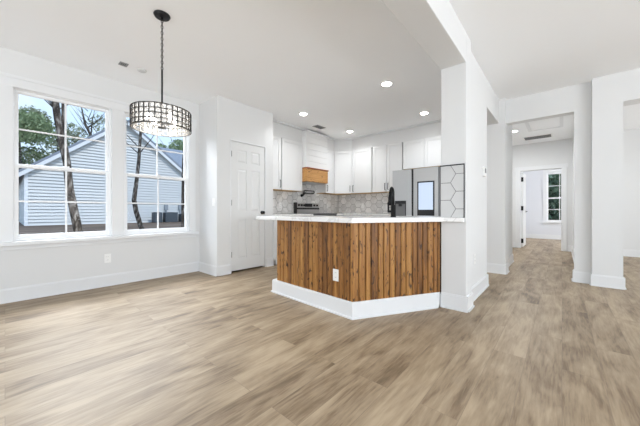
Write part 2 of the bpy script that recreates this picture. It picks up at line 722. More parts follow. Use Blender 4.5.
# hall and the rooms beyond
bm = B()
add_box(bm, -0.9, -0.735, 5.42, 6.6, 0, CZ)
struct('wall_hall_left', bm, M['wall'], 'short left wall inside the hall', 'wall')
struct('wall_hall_right', box(0.195, 0.34, 5.42, 9.1, 0, CZ), M['wall'], 'right wall inside the hall', 'wall')
struct('wall_nook', box(-2.3, -2.15, 6.05, 9.1, 0, CZ), M['wall'], 'far wall of the nook left of the hall', 'wall')
bm = B()
add_box(bm, -2.3, -0.847, 9.1, 9.22, 0, CZ)
add_box(bm, -0.847, -0.005, 9.1, 9.22, 2.05, CZ)
add_box(bm, -0.005, 0.34, 9.1, 9.22, 0, CZ)
add_box(bm, 0.34, 4.6, 8.95, 9.22, 0, CZ)
struct('wall_hall_end', bm, M['wall'], 'end wall of the hall with the bedroom doorway', 'wall')
M['bedwall'] = plain('bedroom_paint', (0.72, 0.735, 0.77), 0.6, var=0.006, scale=2)
bm = B()
BW = (-0.42, 0.30, 0.60, 2.33)
add_box(bm, -1.2, BW[0], 12.6, 12.75, 0, CZ)
add_box(bm, BW[1], 2.0, 12.6, 12.75, 0, CZ)
add_box(bm, BW[0], BW[1], 12.6, 12.75, 0, BW[2])
add_box(bm, BW[0], BW[1], 12.6, 12.75, BW[3], CZ)
struct('wall_bedroom_back', bm, M['bedwall'], 'pale bedroom wall with the far window', 'wall')
struct('wall_bedroom_left', box(-1.2, -1.05, 9.22, 12.6, 0, CZ), M['bedwall'], 'pale left wall of the bedroom', 'wall')
bm = B()
for y0, y1, z0, z1 in ((9.22, 10.2, 0, CZ), (11.8, 12.75, 0, CZ), (10.2, 11.8, 0, 0.6), (10.2, 11.8, 2.2, CZ)):
    add_box(bm, 2.0, 2.15, y0, y1, z0, z1)
struct('wall_bedroom_right', bm, M['bedwall'], 'pale right wall of the bedroom', 'wall')

# walls behind the camera and at the right, with wide window openings added for daylight
bm = B()
add_box(bm, -4.53, -3.4, -3.55, -3.4, 0, CZ)
add_box(bm, 3.8, 4.6, -3.55, -3.4, 0, CZ)
add_box(bm, -3.4, 3.8, -3.55, -3.4, 0, 0.2)
add_box(bm, -3.4, 3.8, -3.55, -3.4, 2.3, CZ)
struct('wall_back', bm, M['wall'], 'wall behind the viewer with a wide glazed opening', 'wall')
bm = B()
for y0, y1, z0, z1 in ((-3.4, -2.2, 0, CZ), (3.4, 5.9, 0, CZ), (8.5, 8.95, 0, CZ), (-2.2, 3.4, 0, 0.2), (-2.2, 3.4, 2.3, CZ), (5.9, 8.5, 0, 0.45), (5.9, 8.5, 2.25, CZ)):
    add_box(bm, 4.6, 4.75, y0, y1, z0, z1)
struct('wall_right', bm, M['wall'], 'right wall of the living room with window openings', 'wall')

# kitchen soffit over the wall cabinets
SOF = [(WX, 3.215), (-4.235, 3.215), (-4.235, 5.36), (-3.87, 5.6), (-0.95, 5.6), (-0.95, 5.92), (WX, 5.92)]
struct('wall_soffit', add_prism(B(), SOF, 2.462, CZ), M['wall'], 'white soffit above the kitchen wall cabinets', 'soffit')
bm = B()
add_prism(bm, [(-4.235, 3.215), (-4.175, 3.215), (-4.175, 5.33), (-3.855, 5.54), (-0.95, 5.54), (-0.95, 5.6), (-3.87, 5.6), (-4.235, 5.36)], CZ - 0.028, CZ)
struct('trim_1', bm, M['trim'], 'thin crown moulding at the top of the kitchen soffit', 'moulding', bevel=0.006)


# ------------------------------------------------------------------ baseboards (board with a small shoe at its foot)
def baseboard(name, segs, label):
    """segs: list of (x0,y0,x1,y1,nx,ny) runs with the outward normal"""
    bm = B()
    for (x0, y0, x1, y1, nx, ny) in segs:
        for t, z0, z1 in ((0.016, 0.0, BB - 0.012), (0.009, BB - 0.012, BB), (0.027, 0.0, 0.016)):
            pts = [(x0, y0), (x1, y1), (x1 + nx * t, y1 + ny * t), (x0 + nx * t, y0 + ny * t)]
            a = sum(pts[i][0] * pts[(i + 1) % 4][1] - pts[(i + 1) % 4][0] * pts[i][1] for i in range(4))
            add_prism(bm, pts if a > 0 else pts[::-1], z0, z1)
    return struct(name, bm, M['trim'], label, 'baseboard')


e = 0.016
baseboard('baseboard_left', [(WX, -3.4, WX, 2.13, 1, 0)], 'tall white baseboard under the dining windows')
baseboard('baseboard_pantry', [(WX + e, 2.13, PX + e, 2.13, 0, -1), (PX, 2.13, PX, DY0 - 0.02, 1, 0), (PX, DY1 + 0.02, PX, 3.215, 1, 0)], 'white baseboard turning around the pantry corner')
baseboard('baseboard_pillar', [(-0.95, 3.0, -0.71 + e, 3.0, 0, -1), (-0.71, 3.0, -0.71, 3.2 + e, 1, 0), (-0.755, 3.2, -0.71, 3.2, 0, 1)], 'white baseboard around the foot of the pillar')
baseboard('baseboard_hall', [(-0.755, 3.2, -0.755, 4.25, 1, 0), (-0.95, 4.25, -0.755 + e, 4.25, 0, 1)], 'white baseboard on the wall behind the pillar')
baseboard('baseboard_jamb', [(-0.95, 5.17, -0.672 + e, 5.17, 0, -1), (-0.672, 5.17, -0.672, 5.42 + e, 1, 0), (-0.735, 5.42, -0.735, 6.6, 1, 0)], 'white baseboard around the left jamb of the hall')
baseboard('baseboard_column', [(0.13 - e, 5.27, 0.303 - e, 5.27, 0, -1), (0.303, 5.17, 0.303, 5.27, -1, 0), (0.303 - e, 5.17, 0.585 + e, 5.17, 0, -1), (0.585, 5.17, 0.585, 5.42, 1, 0), (0.13, 5.27, 0.13, 5.42 + e, -1, 0), (0.195, 5.42, 0.195, 9.1, -1, 0)], 'white baseboard stepping around the double column')
baseboard('baseboard_hall_end', [(-2.15, 9.1, -0.955, 9.1, 0, -1), (0.105, 9.1, 0.195, 9.1, 0, -1)], 'white baseboard on the end wall of the hall')
baseboard('baseboard_right_room', [(0.34, 8.95, 4.6, 8.95, 0, -1)], 'white baseboard in the room right of the column')
baseboard('baseboard_bedroom', [(-1.05, 12.6, 2.0, 12.6, 0, -1), (-1.05, 9.22, -1.05, 12.6, 1, 0)], 'white baseboard in the bedroom at the far end')
baseboard('baseboard_right', [(4.6, -3.4, 4.6, 5.17, -1, 0), (3.2, 5.17, 4.6, 5.17, 0, -1)], 'white baseboard on the right living room wall')


# ------------------------------------------------------------------ windows
def axis_box(bm, ax, u0, u1, d0, d1, z0, z1):
    """box whose width runs along y (ax='x', depth along x) or along x (ax='y', depth along y)"""
    if ax == 'x':
        add_box(bm, d0, d1, u0, u1, z0, z1)
    else:
        add_box(bm, u0, u1, d0, d1, z0, z1)


def frame_bm(ax, u0, u1, z0, z1, w, d0, d1, wb=None, wt=None):
    wb = w if wb is None else wb
    wt = w if wt is None else wt
    bm = B()
    axis_box(bm, ax, u0, u0 + w, d0, d1, z0, z1)
    axis_box(bm, ax, u1 - w, u1, d0, d1, z0, z1)
    axis_box(bm, ax, u0 + w, u1 - w, d0, d1, z0, z0 + wb)
    axis_box(bm, ax, u0 + w, u1 - w, d0, d1, z1 - wt, z1)
    return bm


def double_hung(name, label, ax, u0, u1, z0, z1, zr, d, s):
    """d: indoor face of the frame; s: +1 when outdoors lies towards greater d"""
    cu, root_loc = (u0 + u1) / 2, None
    root_loc = (d, cu, z0) if ax == 'x' else (cu, d, z0)
    t = thing(name, label, 'window', root_loc, kind='structure')
    obj('window_frame', frame_bm(ax, u0, u1, z0, z1, 0.026, d, d + s * 0.10), M['vinyl'], t, bevel=0.003)
    for sash, (a, b_, dd) in (('upper_sash', (zr - 0.006, z1 - 0.022, d + s * 0.055)), ('lower_sash', (z0 + 0.022, zr + 0.034, d + s * 0.014))):
        p = obj(sash, frame_bm(ax, u0 + 0.022, u1 - 0.022, a, b_, 0.034, dd, dd + s * 0.034, 0.045 if sash == 'lower_sash' else 0.034), M['vinyl'], t, bevel=0.003)
        g = B()
        axis_box(g, ax, u0 + 0.052, u1 - 0.052, dd + s * 0.015, dd + s * 0.019, a + 0.03, b_ - 0.03)
        obj('glass_pane', g, M['glass'], p)
        mb = B()
        axis_box(mb, ax, cu - 0.0085, cu + 0.0085, dd + s * 0.008, dd + s * 0.026, a + 0.03, b_ - 0.03)
        zm = (a + b_) / 2
        axis_box(mb, ax, u0 + 0.05, u1 - 0.05, dd + s * 0.009, dd + s * 0.025, zm - 0.0085, zm + 0.0085)
        obj('muntin', mb, M['vinyl'], p)
    lk = B()
    axis_box(lk, ax, cu - 0.03, cu + 0.03, d + s * 0.014, d + s * 0.04, zr + 0.034, zr + 0.05)
    obj('sash_lock', lk, M['vinyl'], t, bevel=0.003)
    return t


double_hung('window_1', 'left double-hung window with a tree trunk behind its panes', 'x', 0.045, 0.945, 0.662, 2.378, 1.49, WX - 0.02, -1)
double_hung('window_2', 'dining window beside the pantry, half behind the drum chandelier', 'x', 1.07, 1.97, 0.662, 2.378, 1.49, WX - 0.02, -1)
# casing, stool and apron around the pair
bm = B()
add_box(bm, WX, WX + 0.018, -0.06, 2.075, 2.355, 2.47)
add_box(bm, WX, WX + 0.026, -0.06, 2.075, 2.45, 2.485)
add_box(bm, WX, WX + 0.018, -0.045, 0.06, 0.645, 2.355)
add_box(bm, WX, WX + 0.018, 1.955, 2.06, 0.645, 2.355)
add_box(bm, WX - 0.12, WX + 0.018, 0.938, 1.077, 0.655, 2.355)
add_box(bm, WX - 0.12, WX - 0.002, 0.938, 1.077, 2.355, 2.386)
cas = struct('trim_2', bm, M['trim'], 'white casing around the pair of dining windows', 'casing', bevel=0.003)
bm = B()
add_box(bm, WX - 0.1, WX + 0.065, -0.085, 2.095, 0.615, 0.66)
st = obj('window_stool', bm, M['trim'], cas, bevel=0.006)
obj('window_apron', box(WX, WX + 0.016, -0.05, 2.065, 0.565, 0.615), M['trim'], cas, bevel=0.003)

double_hung('window_3', 'far bedroom window with greenery outside', 'y', BW[0], BW[1], BW[2], BW[3], 1.42, 12.62, 1)
bm = B()
add_box(bm, BW[0] - 0.085, BW[0] + 0.01, 12.582, 12.6, BW[2], BW[3])
add_box(bm, BW[1] - 0.01, BW[1] + 0.085, 12.582, 12.6, BW[2], BW[3])
add_box(bm, BW[0] - 0.085, BW[1] + 0.085, 12.582, 12.6, BW[3], BW[3] + 0.09)
add_box(bm, BW[0] - 0.11, BW[1] + 0.11, 12.54, 12.7, BW[2] - 0.04, BW[2])
add_box(bm, BW[0] - 0.085, BW[1] + 0.085, 12.584, 12.6, BW[2] - 0.1, BW[2] - 0.04)
struct('trim_3', bm, M['trim'], 'white casing around the far bedroom window', 'casing')


def fixed_window(name, label, ax, u0, u1, z0, z1, d0, d1, n):
    t = thing(name, label, 'window', (((d0 + d1) / 2), (u0 + u1) / 2, z0) if ax == 'x' else ((u0 + u1) / 2, (d0 + d1) / 2, z0), kind='structure')
    bm = frame_bm(ax, u0, u1, z0, z1, 0.05, d0, d1)
    for k in range(1, n):
        u = u0 + (u1 - u0) * k / n
        axis_box(bm, ax, u - 0.03, u + 0.03, d0, d1, z0 + 0.05, z1 - 0.05)
    f = obj('window_frame', bm, M['vinyl'], t)
    g = B()
    m = (d0 + d1) / 2
    axis_box(g, ax, u0 + 0.04, u1 - 0.04, m - 0.003, m + 0.003, z0 + 0.04, z1 - 0.04)
    obj('glass_pane', g, M['glass'], f)
    return t


fixed_window('added_window_4', 'unseen wide window added behind the viewer for daylight', 'y', -3.4, 3.8, 0.2, 2.3, -3.5, -3.42, 5)  # unseen window added as the way in for the rear daylight lamp
fixed_window('added_window_5', 'unseen wide window added in the right living room wall for daylight', 'x', -2.2, 3.4, 0.2, 2.3, 4.62, 4.7, 4)  # unseen too, added for the right-hand daylight lamp
fixed_window('added_window_6', 'unseen window added to light the room right of the column', 'x', 5.9, 8.5, 0.45, 2.25, 4.62, 4.7, 2)  # unseen window added because the far right room needs light


fixed_window('added_window_7', 'unseen side window added to light the bedroom', 'x', 10.2, 11.8, 0.6, 2.2, 2.03, 2.11, 2)  # unseen window put in so a lamp can reach the bedroom


# ------------------------------------------------------------------ doors
def panel_door_bm(y0, y1, z0, z1, xf, depth, panels):
    """six-panel slab facing +x at x = xf; panels as fractions of width and height"""
    bm = B()
    W, H = y1 - y0, z1 - z0
    rec = 0.011
    ys = sorted({0.0, 1.0, *[p[0] for p in panels], *[p[1] for p in panels]})
    zs = sorted({0.0, 1.0, *[p[2] for p in panels], *[p[3] for p in panels]})
    add_box(bm, xf - depth, xf - rec, y0, y1, z0, z1)
    for i in range(len(ys) - 1):
        for j in range(len(zs) - 1):
            cy, cz = (ys[i] + ys[i + 1]) / 2, (zs[j] + zs[j + 1]) / 2
            if any(p[0] < cy < p[1] and p[2] < cz < p[3] for p in panels):
                continue
            add_box(bm, xf - rec, xf, y0 + ys[i] * W, y0 + ys[i + 1] * W, z0 + zs[j] * H, z0 + zs[j + 1] * H)
    for a, b_, c, d in panels:
        a, b_, c, d = y0 + a * W + 0.012, y0 + b_ * W - 0.012, z0 + c * H + 0.012, z0 + d * H - 0.012
        i2 = 0.022
        lo = [bm.verts.new((xf - rec, y, z)) for y, z in ((a, c), (b_, c), (b_, d), (a, d))]
        hi = [bm.verts.new((xf - 0.002, y, z)) for y, z in ((a + i2, c + i2), (b_ - i2, c + i2), (b_ - i2, d - i2), (a + i2, d - i2))]
        bm.faces.new(hi)
        for k in range(4):
            bm.faces.new((lo[k], lo[(k + 1) % 4], hi[(k + 1) % 4], hi[k]))
    return bm


SIX = [(0.17, 0.43, 0.84, 0.94), (0.57, 0.83, 0.84, 0.94), (0.17, 0.43, 0.46, 0.79), (0.57, 0.83, 0.46, 0.79), (0.17, 0.43, 0.09, 0.40), (0.57, 0.83, 0.09, 0.40)]
d1 = thing('door_1', 'white six-panel pantry door with a round black knob', 'door', (PX, (DY0 + DY1) / 2, 0), kind='structure')
obj('door_leaf', panel_door_bm(DY0 + 0.006, DY1 - 0.006, 0.03, DZ - 0.004, PX - 0.006, 0.04, SIX), M['door'], d1)
bm = B()
add_box(bm, PX, PX + 0.006, DY0 - 0.022, DY0, 0, DZ + 0.022)
add_box(bm, PX, PX + 0.006, DY1, DY1 + 0.022, 0, DZ + 0.022)
add_box(bm, PX, PX + 0.006, DY0, DY1, DZ, DZ + 0.022)
obj('door_jamb', bm, M['trim'], d1)
kn = obj('door_knob', lathe([(0.0, 0), (0.031, 0.0), (0.031, 0.008), (0.012, 0.012), (0.011, 0.028), (0.024, 0.036), (0.028, 0.048), (0.024, 0.06), (0.0, 0.064)], (PX - 0.006, 2.972, 0.965), 20, 'x'), M['black'], d1, smooth=True)
for z in (0.25, 1.08, 1.86):
    obj('hinge', tube([(PX + 0.004, DY0 + 0.003, z), (PX + 0.004, DY0 + 0.003, z + 0.09)], 0.006, 8), M['steel_dark'], d1)

d2 = thing('door_2', 'white bedroom door standing open at the end of the hall', 'door', (-0.847, 9.22, 0), kind='structure')
lf = obj('door_leaf', box(-0.83, -0.79, 9.235, 9.99, 0.015, 2.03), M['door'], d2, bevel=0.003)
for z in (0.12, 1.0, 1.78):
    obj('hinge', box(-0.845, -0.783, 9.222, 9.235, z, z + 0.12), M['black'], d2)
obj('door_handle', add_tube(lathe([(0.0, 0), (0.028, 0), (0.028, 0.008), (0.01, 0.012), (0.01, 0.04), (0.0, 0.045)], (-0.79, 9.93, 0.97), 16, 'x'), [(-0.755, 9.93, 0.97), (-0.755, 9.83, 0.97)], 0.008, 8), M['black'], d2)
bm = B()
add_box(bm, -0.945, -0.842, 9.082, 9.1, 0, 2.055)
add_box(bm, -0.01, 0.092, 9.082, 9.1, 0, 2.055)
add_box(bm, -0.965, 0.112, 9.08, 9.1, 2.055, 2.155)
add_box(bm, -0.847, -0.835, 9.1, 9.22, 0, 2.05)
add_box(bm, -0.017, -0.005, 9.1, 9.22, 0, 2.05)
struct('trim_4', bm, M['trim'], 'white casing around the bedroom doorway', 'casing', bevel=0.003)


# ------------------------------------------------------------------ peninsula
A = (-2.62, 2.185)
Bc = (-1.456, 2.118)
C = (-0.95, 2.99)
dl = Vector((Bc[0] - A[0], Bc[1] - A[1])).normalized()
dr = Vector((C[0] - Bc[0], C[1] - Bc[1])).normalized()
nl = Vector((dl.y, -dl.x))
nr = Vector((dr.y, -dr.x))


def line_x(p, d, q, f):
    """intersection of two lines in plan"""
    den = d[0] * f[1] - d[1] * f[0]
    t = ((q[0] - p[0]) * f[1] - (q[1] - p[1]) * f[0]) / den
    return (p[0] + d[0] * t, p[1] + d[1] * t)


def off_corner(t):
    return line_x(Vector(A) + nl * t, dl, Vector(Bc) + nr * t, dr)


def off_end(t, x=-0.951):
    p = Vector(C) + nr * t
    k = (x - p.x) / dr.x
    return (x, p.y + dr.y * k)


pen = thing('kitchen_peninsula', 'angled kitchen peninsula clad in stained vertical pine boards', 'counter', (-1.6, 2.7, 0))
TZ0, TZ1 = 0.885, 0.93
bk = off_corner(-0.62)
carc = [(A[0] + 0.02, A[1] + 0.02), off_corner(-0.023), off_end(-0.0235, -0.956), (-0.956, 3.58), (-1.4, 3.58), bk, (A[0] + 0.02, A[1] + 0.62)]
obj('cabinet_body', add_prism(B(), carc, 0.0, TZ0), M['cabinet'], pen)


def boards(p0, d, n, length, z0, z1, widths):
    bm = B()
    s = 0.0
    i = 0
    while s < length - 0.012:
        w = min(widths[i % len(widths)] * random.uniform(0.96, 1.04), length - s)
        i += 1
        g = 0.007
        a = Vector(p0) + d * (s + g * 0.5)
        b_ = Vector(p0) + d * (s + w - g * 0.5)
        t, ch = 0.018, 0.008
        # chamfered board profile in plan
        prof = [a - n * t, b_ - n * t, b_ - n * ch, b_ - d * ch, a + d * ch, a - n * ch]
        pts = [(p.x, p.y) for p in prof]
        ar = sum(pts[k][0] * pts[(k + 1) % 6][1] - pts[(k + 1) % 6][0] * pts[k][1] for k in range(6))
        add_prism(bm, pts if ar > 0 else pts[::-1], z0, z1)
        s += w
    return bm


lenl = (Vector(Bc) - Vector(A)).length
lenr = (Vector(C) - Vector(Bc)).length
obj('pine_cladding', boards(A, dl, nl, lenl, 0.13, TZ0, [0.072, 0.066, 0.078, 0.062, 0.08]), M['pine'], pen)
obj('pine_cladding', boards(Bc, dr, nr, lenr, 0.13, TZ0, [0.064, 0.07, 0.058, 0.075, 0.06, 0.066]), M['pine'], pen)
bm = B()
add_prism(bm, [(A[0] + 0.003, A[1] + 0.016), off_corner(-0.0165), off_end(-0.0165), off_end(-0.0215), off_corner(-0.0215), (A[0] + 0.003, A[1] + 0.0225)], 0.13, TZ0)
obj('backing_board', bm, plain('dark_groove_backing', (0.05, 0.022, 0.008), 0.7, var=0.2), pen)  # added dark sheet; the grooves' darkness is put into its colour
# end panel on the left return and white plinth board
obj('end_panel', box(A[0] - 0.0, A[0] + 0.02, A[1] + 0.02, A[1] + 0.62, 0.0, TZ0), M['cabinet'], pen)
bm = B()
for t, z0, z1 in ((0.018, 0.0, BB - 0.008), (0.012, BB - 0.008, BB + 0.004), (0.03, 0.0, 0.016)):
    o0 = (A[0] - 0.045 - t, (Vector(A) + nl * t).y)
    i0 = (A[0] - 0.045 - t, A[1] + 0.0)
    add_prism(bm, [o0, off_corner(t), off_end(t, -0.955), off_end(0.0, -0.955), Bc, (A[0], A[1]), (A[0], A[1] + 0.3), (A[0] - 0.045 - t, A[1] + 0.3)], z0, z1)
obj('plinth', bm, M['trim'], pen)

ctop = [(-2.98, 2.135), off_corner(0.05), (-0.915, 2.95), (-0.725, 2.95), (-0.725, 2.997), (-0.953, 2.997), (-0.953, 3.62), (-1.42, 3.62), (bk[0] - 0.02, bk[1] + 0.03), (-2.98, A[1] + 0.68)]
pc = obj('peninsula_countertop', add_prism(B(), ctop, TZ0, TZ1), M['quartz'], None, bevel=0.006)
tag(pc, 'white quartz countertop on the pine-clad peninsula', 'countertop')

# black faucet on the peninsula
fx, fy = -1.335, 2.69
fa = thing('kitchen_faucet', 'tall black pull-down faucet on the peninsula countertop', 'faucet', (fx, fy, TZ1))
obj('base', lathe([(0, 0), (0.03, 0), (0.03, 0.008), (0.024, 0.014), (0.024, 0.12), (0.017, 0.13), (0, 0.13)], (fx, fy, TZ1), 20), M['black'], fa, smooth=True)
sd = Vector((-0.8, 0.6, 0)).normalized()
arc = [Vector((fx, fy, TZ1 + 0.12)), Vector((fx, fy, TZ1 + 0.24))]
for k in range(1, 9):
    an = PI * k / 8
    arc.append(Vector((fx, fy, TZ1 + 0.24)) + sd * (0.034 * (1 - math.cos(an))) + Vector((0, 0, 0.07 * math.sin(an))))
obj('spout', tube(arc, 0.015, 12), M['black'], fa, smooth=True)
hp = Vector((fx, fy, TZ1 + 0.24)) + sd * 0.068
obj('spray_head', tube([hp, hp - Vector((0, 0, 0.03)), hp - Vector((0, 0, 0.1)), hp - Vector((0, 0, 0.115))], [0.016, 0.021, 0.024, 0.02], 12), M['black'], fa, smooth=True)
hd = Vector((-0.9, -0.25, 0)).normalized()
q = Vector((fx, fy, TZ1 + 0.06))
obj('handle', add_tube(tube([q, q + hd * 0.055], 0.013, 10), [q + hd * 0.05, q + hd * 0.052 + Vector((0, 0, 0.095))], 0.0085, 8), M['black'], fa, smooth=True)


# ------------------------------------------------------------------ hexagon tiles
def clip(poly, x0, x1, y0, y1):
    for ax, lim, sgn in ((0, x0, 1), (0, x1, -1), (1, y0, 1), (1, y1, -1)):
        out = []
        for i in range(len(poly)):
            p, q_ = poly[i], poly[(i + 1) % len(poly)]
            a, b_ = (p[ax] - lim) * sgn, (q_[ax] - lim) * sgn
            if a >= 0:
                out.append(p)
            if a * b_ < 0:
                t = a / (a - b_)
                out.append((p[0] + (q_[0] - p[0]) * t, p[1] + (q_[1] - p[1]) * t))
        poly = out
        if len(poly) < 3:
            return []
    return poly


def hex_bm(u0, u1, v0, v1, cu, cv, h, gap, place, flat_top=True, depth=0.006):
    """field of hexagon tiles clipped to a rectangle; place(u, v, w) -> world"""
    bm = B()
    R = h / math.sqrt(3)
    if flat_top:
        du, dv = 1.5 * R, h
    else:
        du, dv = h, 1.5 * R
    for i in range(-60, 61):
        for j in range(-60, 61):
            if flat_top:
                u, v = cu + i * du, cv + j * dv + (dv / 2 if i % 2 else 0)
                ang0 = 0
            else:
                u, v = cu + i * du + (du / 2 if j % 2 else 0), cv + j * dv
                ang0 = PI / 6
            if u < u0 - R or u > u1 + R or v < v0 - R or v > v1 + R:
                continue
            r = R - gap / math.sqrt(3)
            p = clip([(u + r * math.cos(ang0 + PI / 3 * k), v + r * math.sin(ang0 + PI / 3 * k)) for k in range(6)], u0, u1, v0, v1)
            if len(p) < 3:
                continue
            ar = sum(p[k][0] * p[(k + 1) % len(p)][1] - p[(k + 1) % len(p)][0] * p[k][1] for k in range(len(p))) / 2
            if abs(ar) < 2e-5:
                continue
            lo = [bm.verts.new(place(x, y, 0)) for x, y in p]
            hi = [bm.verts.new(place(x, y, depth)) for x, y in p]
            bm.faces.new(hi)
            for k in range(len(p)):
                bm.faces.new((lo[k], lo[(k + 1) % len(p)], hi[(k + 1) % len(p)], hi[k]))
    return bm


tp = thing('tile_panel', 'panel of large hexagon tiles with black edge trim on the pillar', 'tile panel', (-0.84, 3.0, TZ1))
M['bigtile'] = plain('white_hexagon_tile', (0.60, 0.60, 0.595), 0.28, var=0.06, scale=5)
obj('grout_bed', box(-0.95, -0.728, 2.996, 3.0, TZ1, 1.458), plain('dark_grout', (0.1, 0.1, 0.1), 0.8), tp)
obj('hexagon_tile', hex_bm(-0.95, -0.732, TZ1 + 0.001, 1.454, -0.906, 1.105 + 0.0885, 0.177, 0.005, lambda u, v, w: (u, 2.997 - w, v)), M['bigtile'], tp)
bm = B()
add_box(bm, -0.7315, -0.7245, 2.988, 3.0, TZ1, 1.465)
add_box(bm, -0.955, -0.7245, 2.985, 3.0, 1.4575, 1.465)
obj('edge_trim', bm, M['black'], tp)

bs = thing('wall_backsplash', 'grey marble hexagon backsplash behind the range and counters', 'backsplash', (WX, 4.6, 0.93), kind='structure')
bm = B()
add_box(bm, WX, WX + 0.004, 3.215, 5.92, 0.93, 1.415)
add_box(bm, WX, WX + 0.004, 4.212, 5.03, 1.415, 1.66)
add_box(bm, WX + 0.004, -2.56, 5.916, 5.92, 0.93, 1.415)
obj('grout_bed', bm, M['grout'], bs)
hb = hex_bm(3.22, 5.912, 0.934, 1.412, 4.0, 1.16, 0.175, 0.008, lambda u, v, w: (WX + 0.004 + w, u, v))
obj('marble_tile', hb, M['tile'], bs)
obj('marble_tile', hex_bm(4.215, 5.027, 1.414, 1.655, 4.0, 1.16, 0.175, 0.008, lambda u, v, w: (WX + 0.004 + w, u, v)), M['tile'], bs)
obj('marble_tile', hex_bm(WX + 0.012, -2.56, 0.934, 1.412, -4.2, 1.16, 0.175, 0.008, lambda u, v, w: (u, 5.916 - w, v)), M['tile'], bs)


# ------------------------------------------------------------------ cabinets
def shaker(P, u0, u1, z0, z1, name, parent, handle=None, hz=None, rail=0.06):
    """shaker door; P(u, w, z) -> world, w outward from the carcass face"""
    bm = B()

    def pb(a, b_, w0, w1, c, d):
        v = [bm.verts.new(P(*p)) for p in ((a, w0, c), (b_, w0, c), (b_, w1, c), (a, w1, c), (a, w0, d), (b_, w0, d), (b_, w1, d), (a, w1, d))]
        for f in ((0, 3, 2, 1), (4, 5, 6, 7), (0, 1, 5, 4), (1, 2, 6, 5), (2, 3, 7, 6), (3, 0, 4, 7)):
            bm.faces.new([v[i] for i in f])
    pb(u0, u1, 0.001, 0.009, z0, z1)
    pb(u0, u0 + rail, 0.009, 0.02, z0, z1)
    pb(u1 - rail, u1, 0.009, 0.02, z0, z1)
    pb(u0 + rail, u1 - rail, 0.009, 0.02, z0, z0 + rail)
    pb(u0 + rail, u1 - rail, 0.009, 0.02, z1 - rail, z1)
    dr_ = obj(name, bm, M['cabinet'], parent)
    if handle:
        hu = u0 + 0.032 if handle == 'l' else u1 - 0.032
        z = hz
        h = tube([P(hu, 0.019, z), P(hu, 0.045, z), P(hu, 0.047, z + 0.02), P(hu, 0.047, z + 0.12), P(hu, 0.045, z + 0.14), P(hu, 0.019, z + 0.14)], 0.0065, 8)
        obj('handle', h, M['black'], dr_)
    return dr_


def wall_cab(label, loc, carcass, P, doors, z0, z1, group='white shaker wall cabinets'):
    t = thing('wall_cabinet', label, 'cabinet', loc, group)
    obj('cabinet_body', add_prism(B(), carcass, z0 + 0.012, z1), M['cabinet'], t)
    obj('bottom_panel', add_prism(B(), carcass, z0, z0 + 0.012), M['tanwood'], t)
    for d in doors:
        shaker(P, d[0], d[1], z0 + 0.006, z1 - 0.004, 'door', t, d[2], z0 + 0.05)
    return t


UZ0, UZ1 = 1.415, 2.46
PL = lambda u, w, z: (-4.24 + w, u, z)          # left (stove) wall fronts, u = y
PB = lambda u, w, z: (u, 5.6 - w, z)            # back wall fronts, u = x
wall_cab('white wall cabinet half hidden by the pantry corner', (-4.38, 3.43, UZ0), [(WX, 3.22), (-4.24, 3.22), (-4.24, 3.64), (WX, 3.64)], PL, [(3.225, 3.637, 'r')], UZ0, UZ1)
wall_cab('white wall cabinet just left of the range hood', (-4.38, 3.93, UZ0), [(WX, 3.66), (-4.24, 3.66), (-4.24, 4.236), (WX, 4.236)], PL, [(3.663, 4.233, None)], UZ0, UZ1)
wall_cab('narrow white wall cabinet just right of the range hood', (-4.38, 5.19, UZ0), [(WX, 5.03), (-4.24, 5.03), (-4.24, 5.335), (WX, 5.335)], PL, [(5.033, 5.333, 'l')], UZ0, UZ1)
ca = Vector((-4.24, 5.362))
cb = Vector((-3.872, 5.6))
cd = (cb - ca).normalized()
cn = Vector((cd.y, -cd.x))
PD = lambda u, w, z: (ca.x + cd.x * u + cn.x * w, ca.y + cd.y * u + cn.y * w, z)
wall_cab('white diagonal wall cabinet across the kitchen corner', (-4.2, 5.65, UZ0), [(WX, 5.356), (-4.244, 5.356), (ca.x, ca.y), (cb.x, cb.y), (-3.868, 5.604), (-3.868, 5.92), (WX, 5.92)], PD, [(0.02, (cb - ca).length - 0.012, 'r')], UZ0, UZ1)
wall_cab('white single-door wall cabinet right of the diagonal corner cabinet', (-3.58, 5.76, UZ0), [(-3.862, 5.6), (-3.312, 5.6), (-3.312, 5.92), (-3.862, 5.92)], PB, [(-3.845, -3.312, 'l')], UZ0, UZ1)
wall_cab('white two-door wall cabinet left of the refrigerator', (-2.92, 5.76, UZ0), [(-3.285, 5.6), (-2.566, 5.6), (-2.566, 5.92), (-3.285, 5.92)], PB, [(-3.282, -2.93, 'r'), (-2.918, -2.568, 'l')], UZ0, UZ1)
wall_cab('short white cabinet above the refrigerator', (-1.95, 5.76, 1.87), [(-2.542, 5.6), (-1.2, 5.6), (-1.2, 5.92), (-2.542, 5.92)], PB, [(-2.54, -2.1, None), (-2.088, -1.66, None), (-1.645, -1.22, None)], 1.87, UZ1)

# base cabinets and worktops along the walls
bg = 'white kitchen base cabinets'
PLB = lambda u, w, z: (-3.93 + w, u, z)
PBB = lambda u, w, z: (u, 5.32 - w, z)


def base_cab(label, loc, carcass, P, doors):
    t = thing('base_cabinet', label, 'cabinet', loc, bg)
    obj('cabinet_body', add_prism(B(), carcass, 0.1, 0.889), M['cabinet'], t)
    c = carcass
    cx = sum(p[0] for p in c) / len(c)
    cy = sum(p[1] for p in c) / len(c)
    obj('toe_kick', add_prism(B(), [(cx + (p[0] - cx) * 0.86, cy + (p[1] - cy) * 0.86) for p in c], 0.0, 0.1), M['cabinet'], t)
    for u0, u1 in doors:
        shaker(P, u0, u1, 0.12, 0.68, 'door', t, 'r', 0.52)
        shaker(P, u0, u1, 0.69, 0.875, 'drawer', t, None, 0, 0.045)
    return t


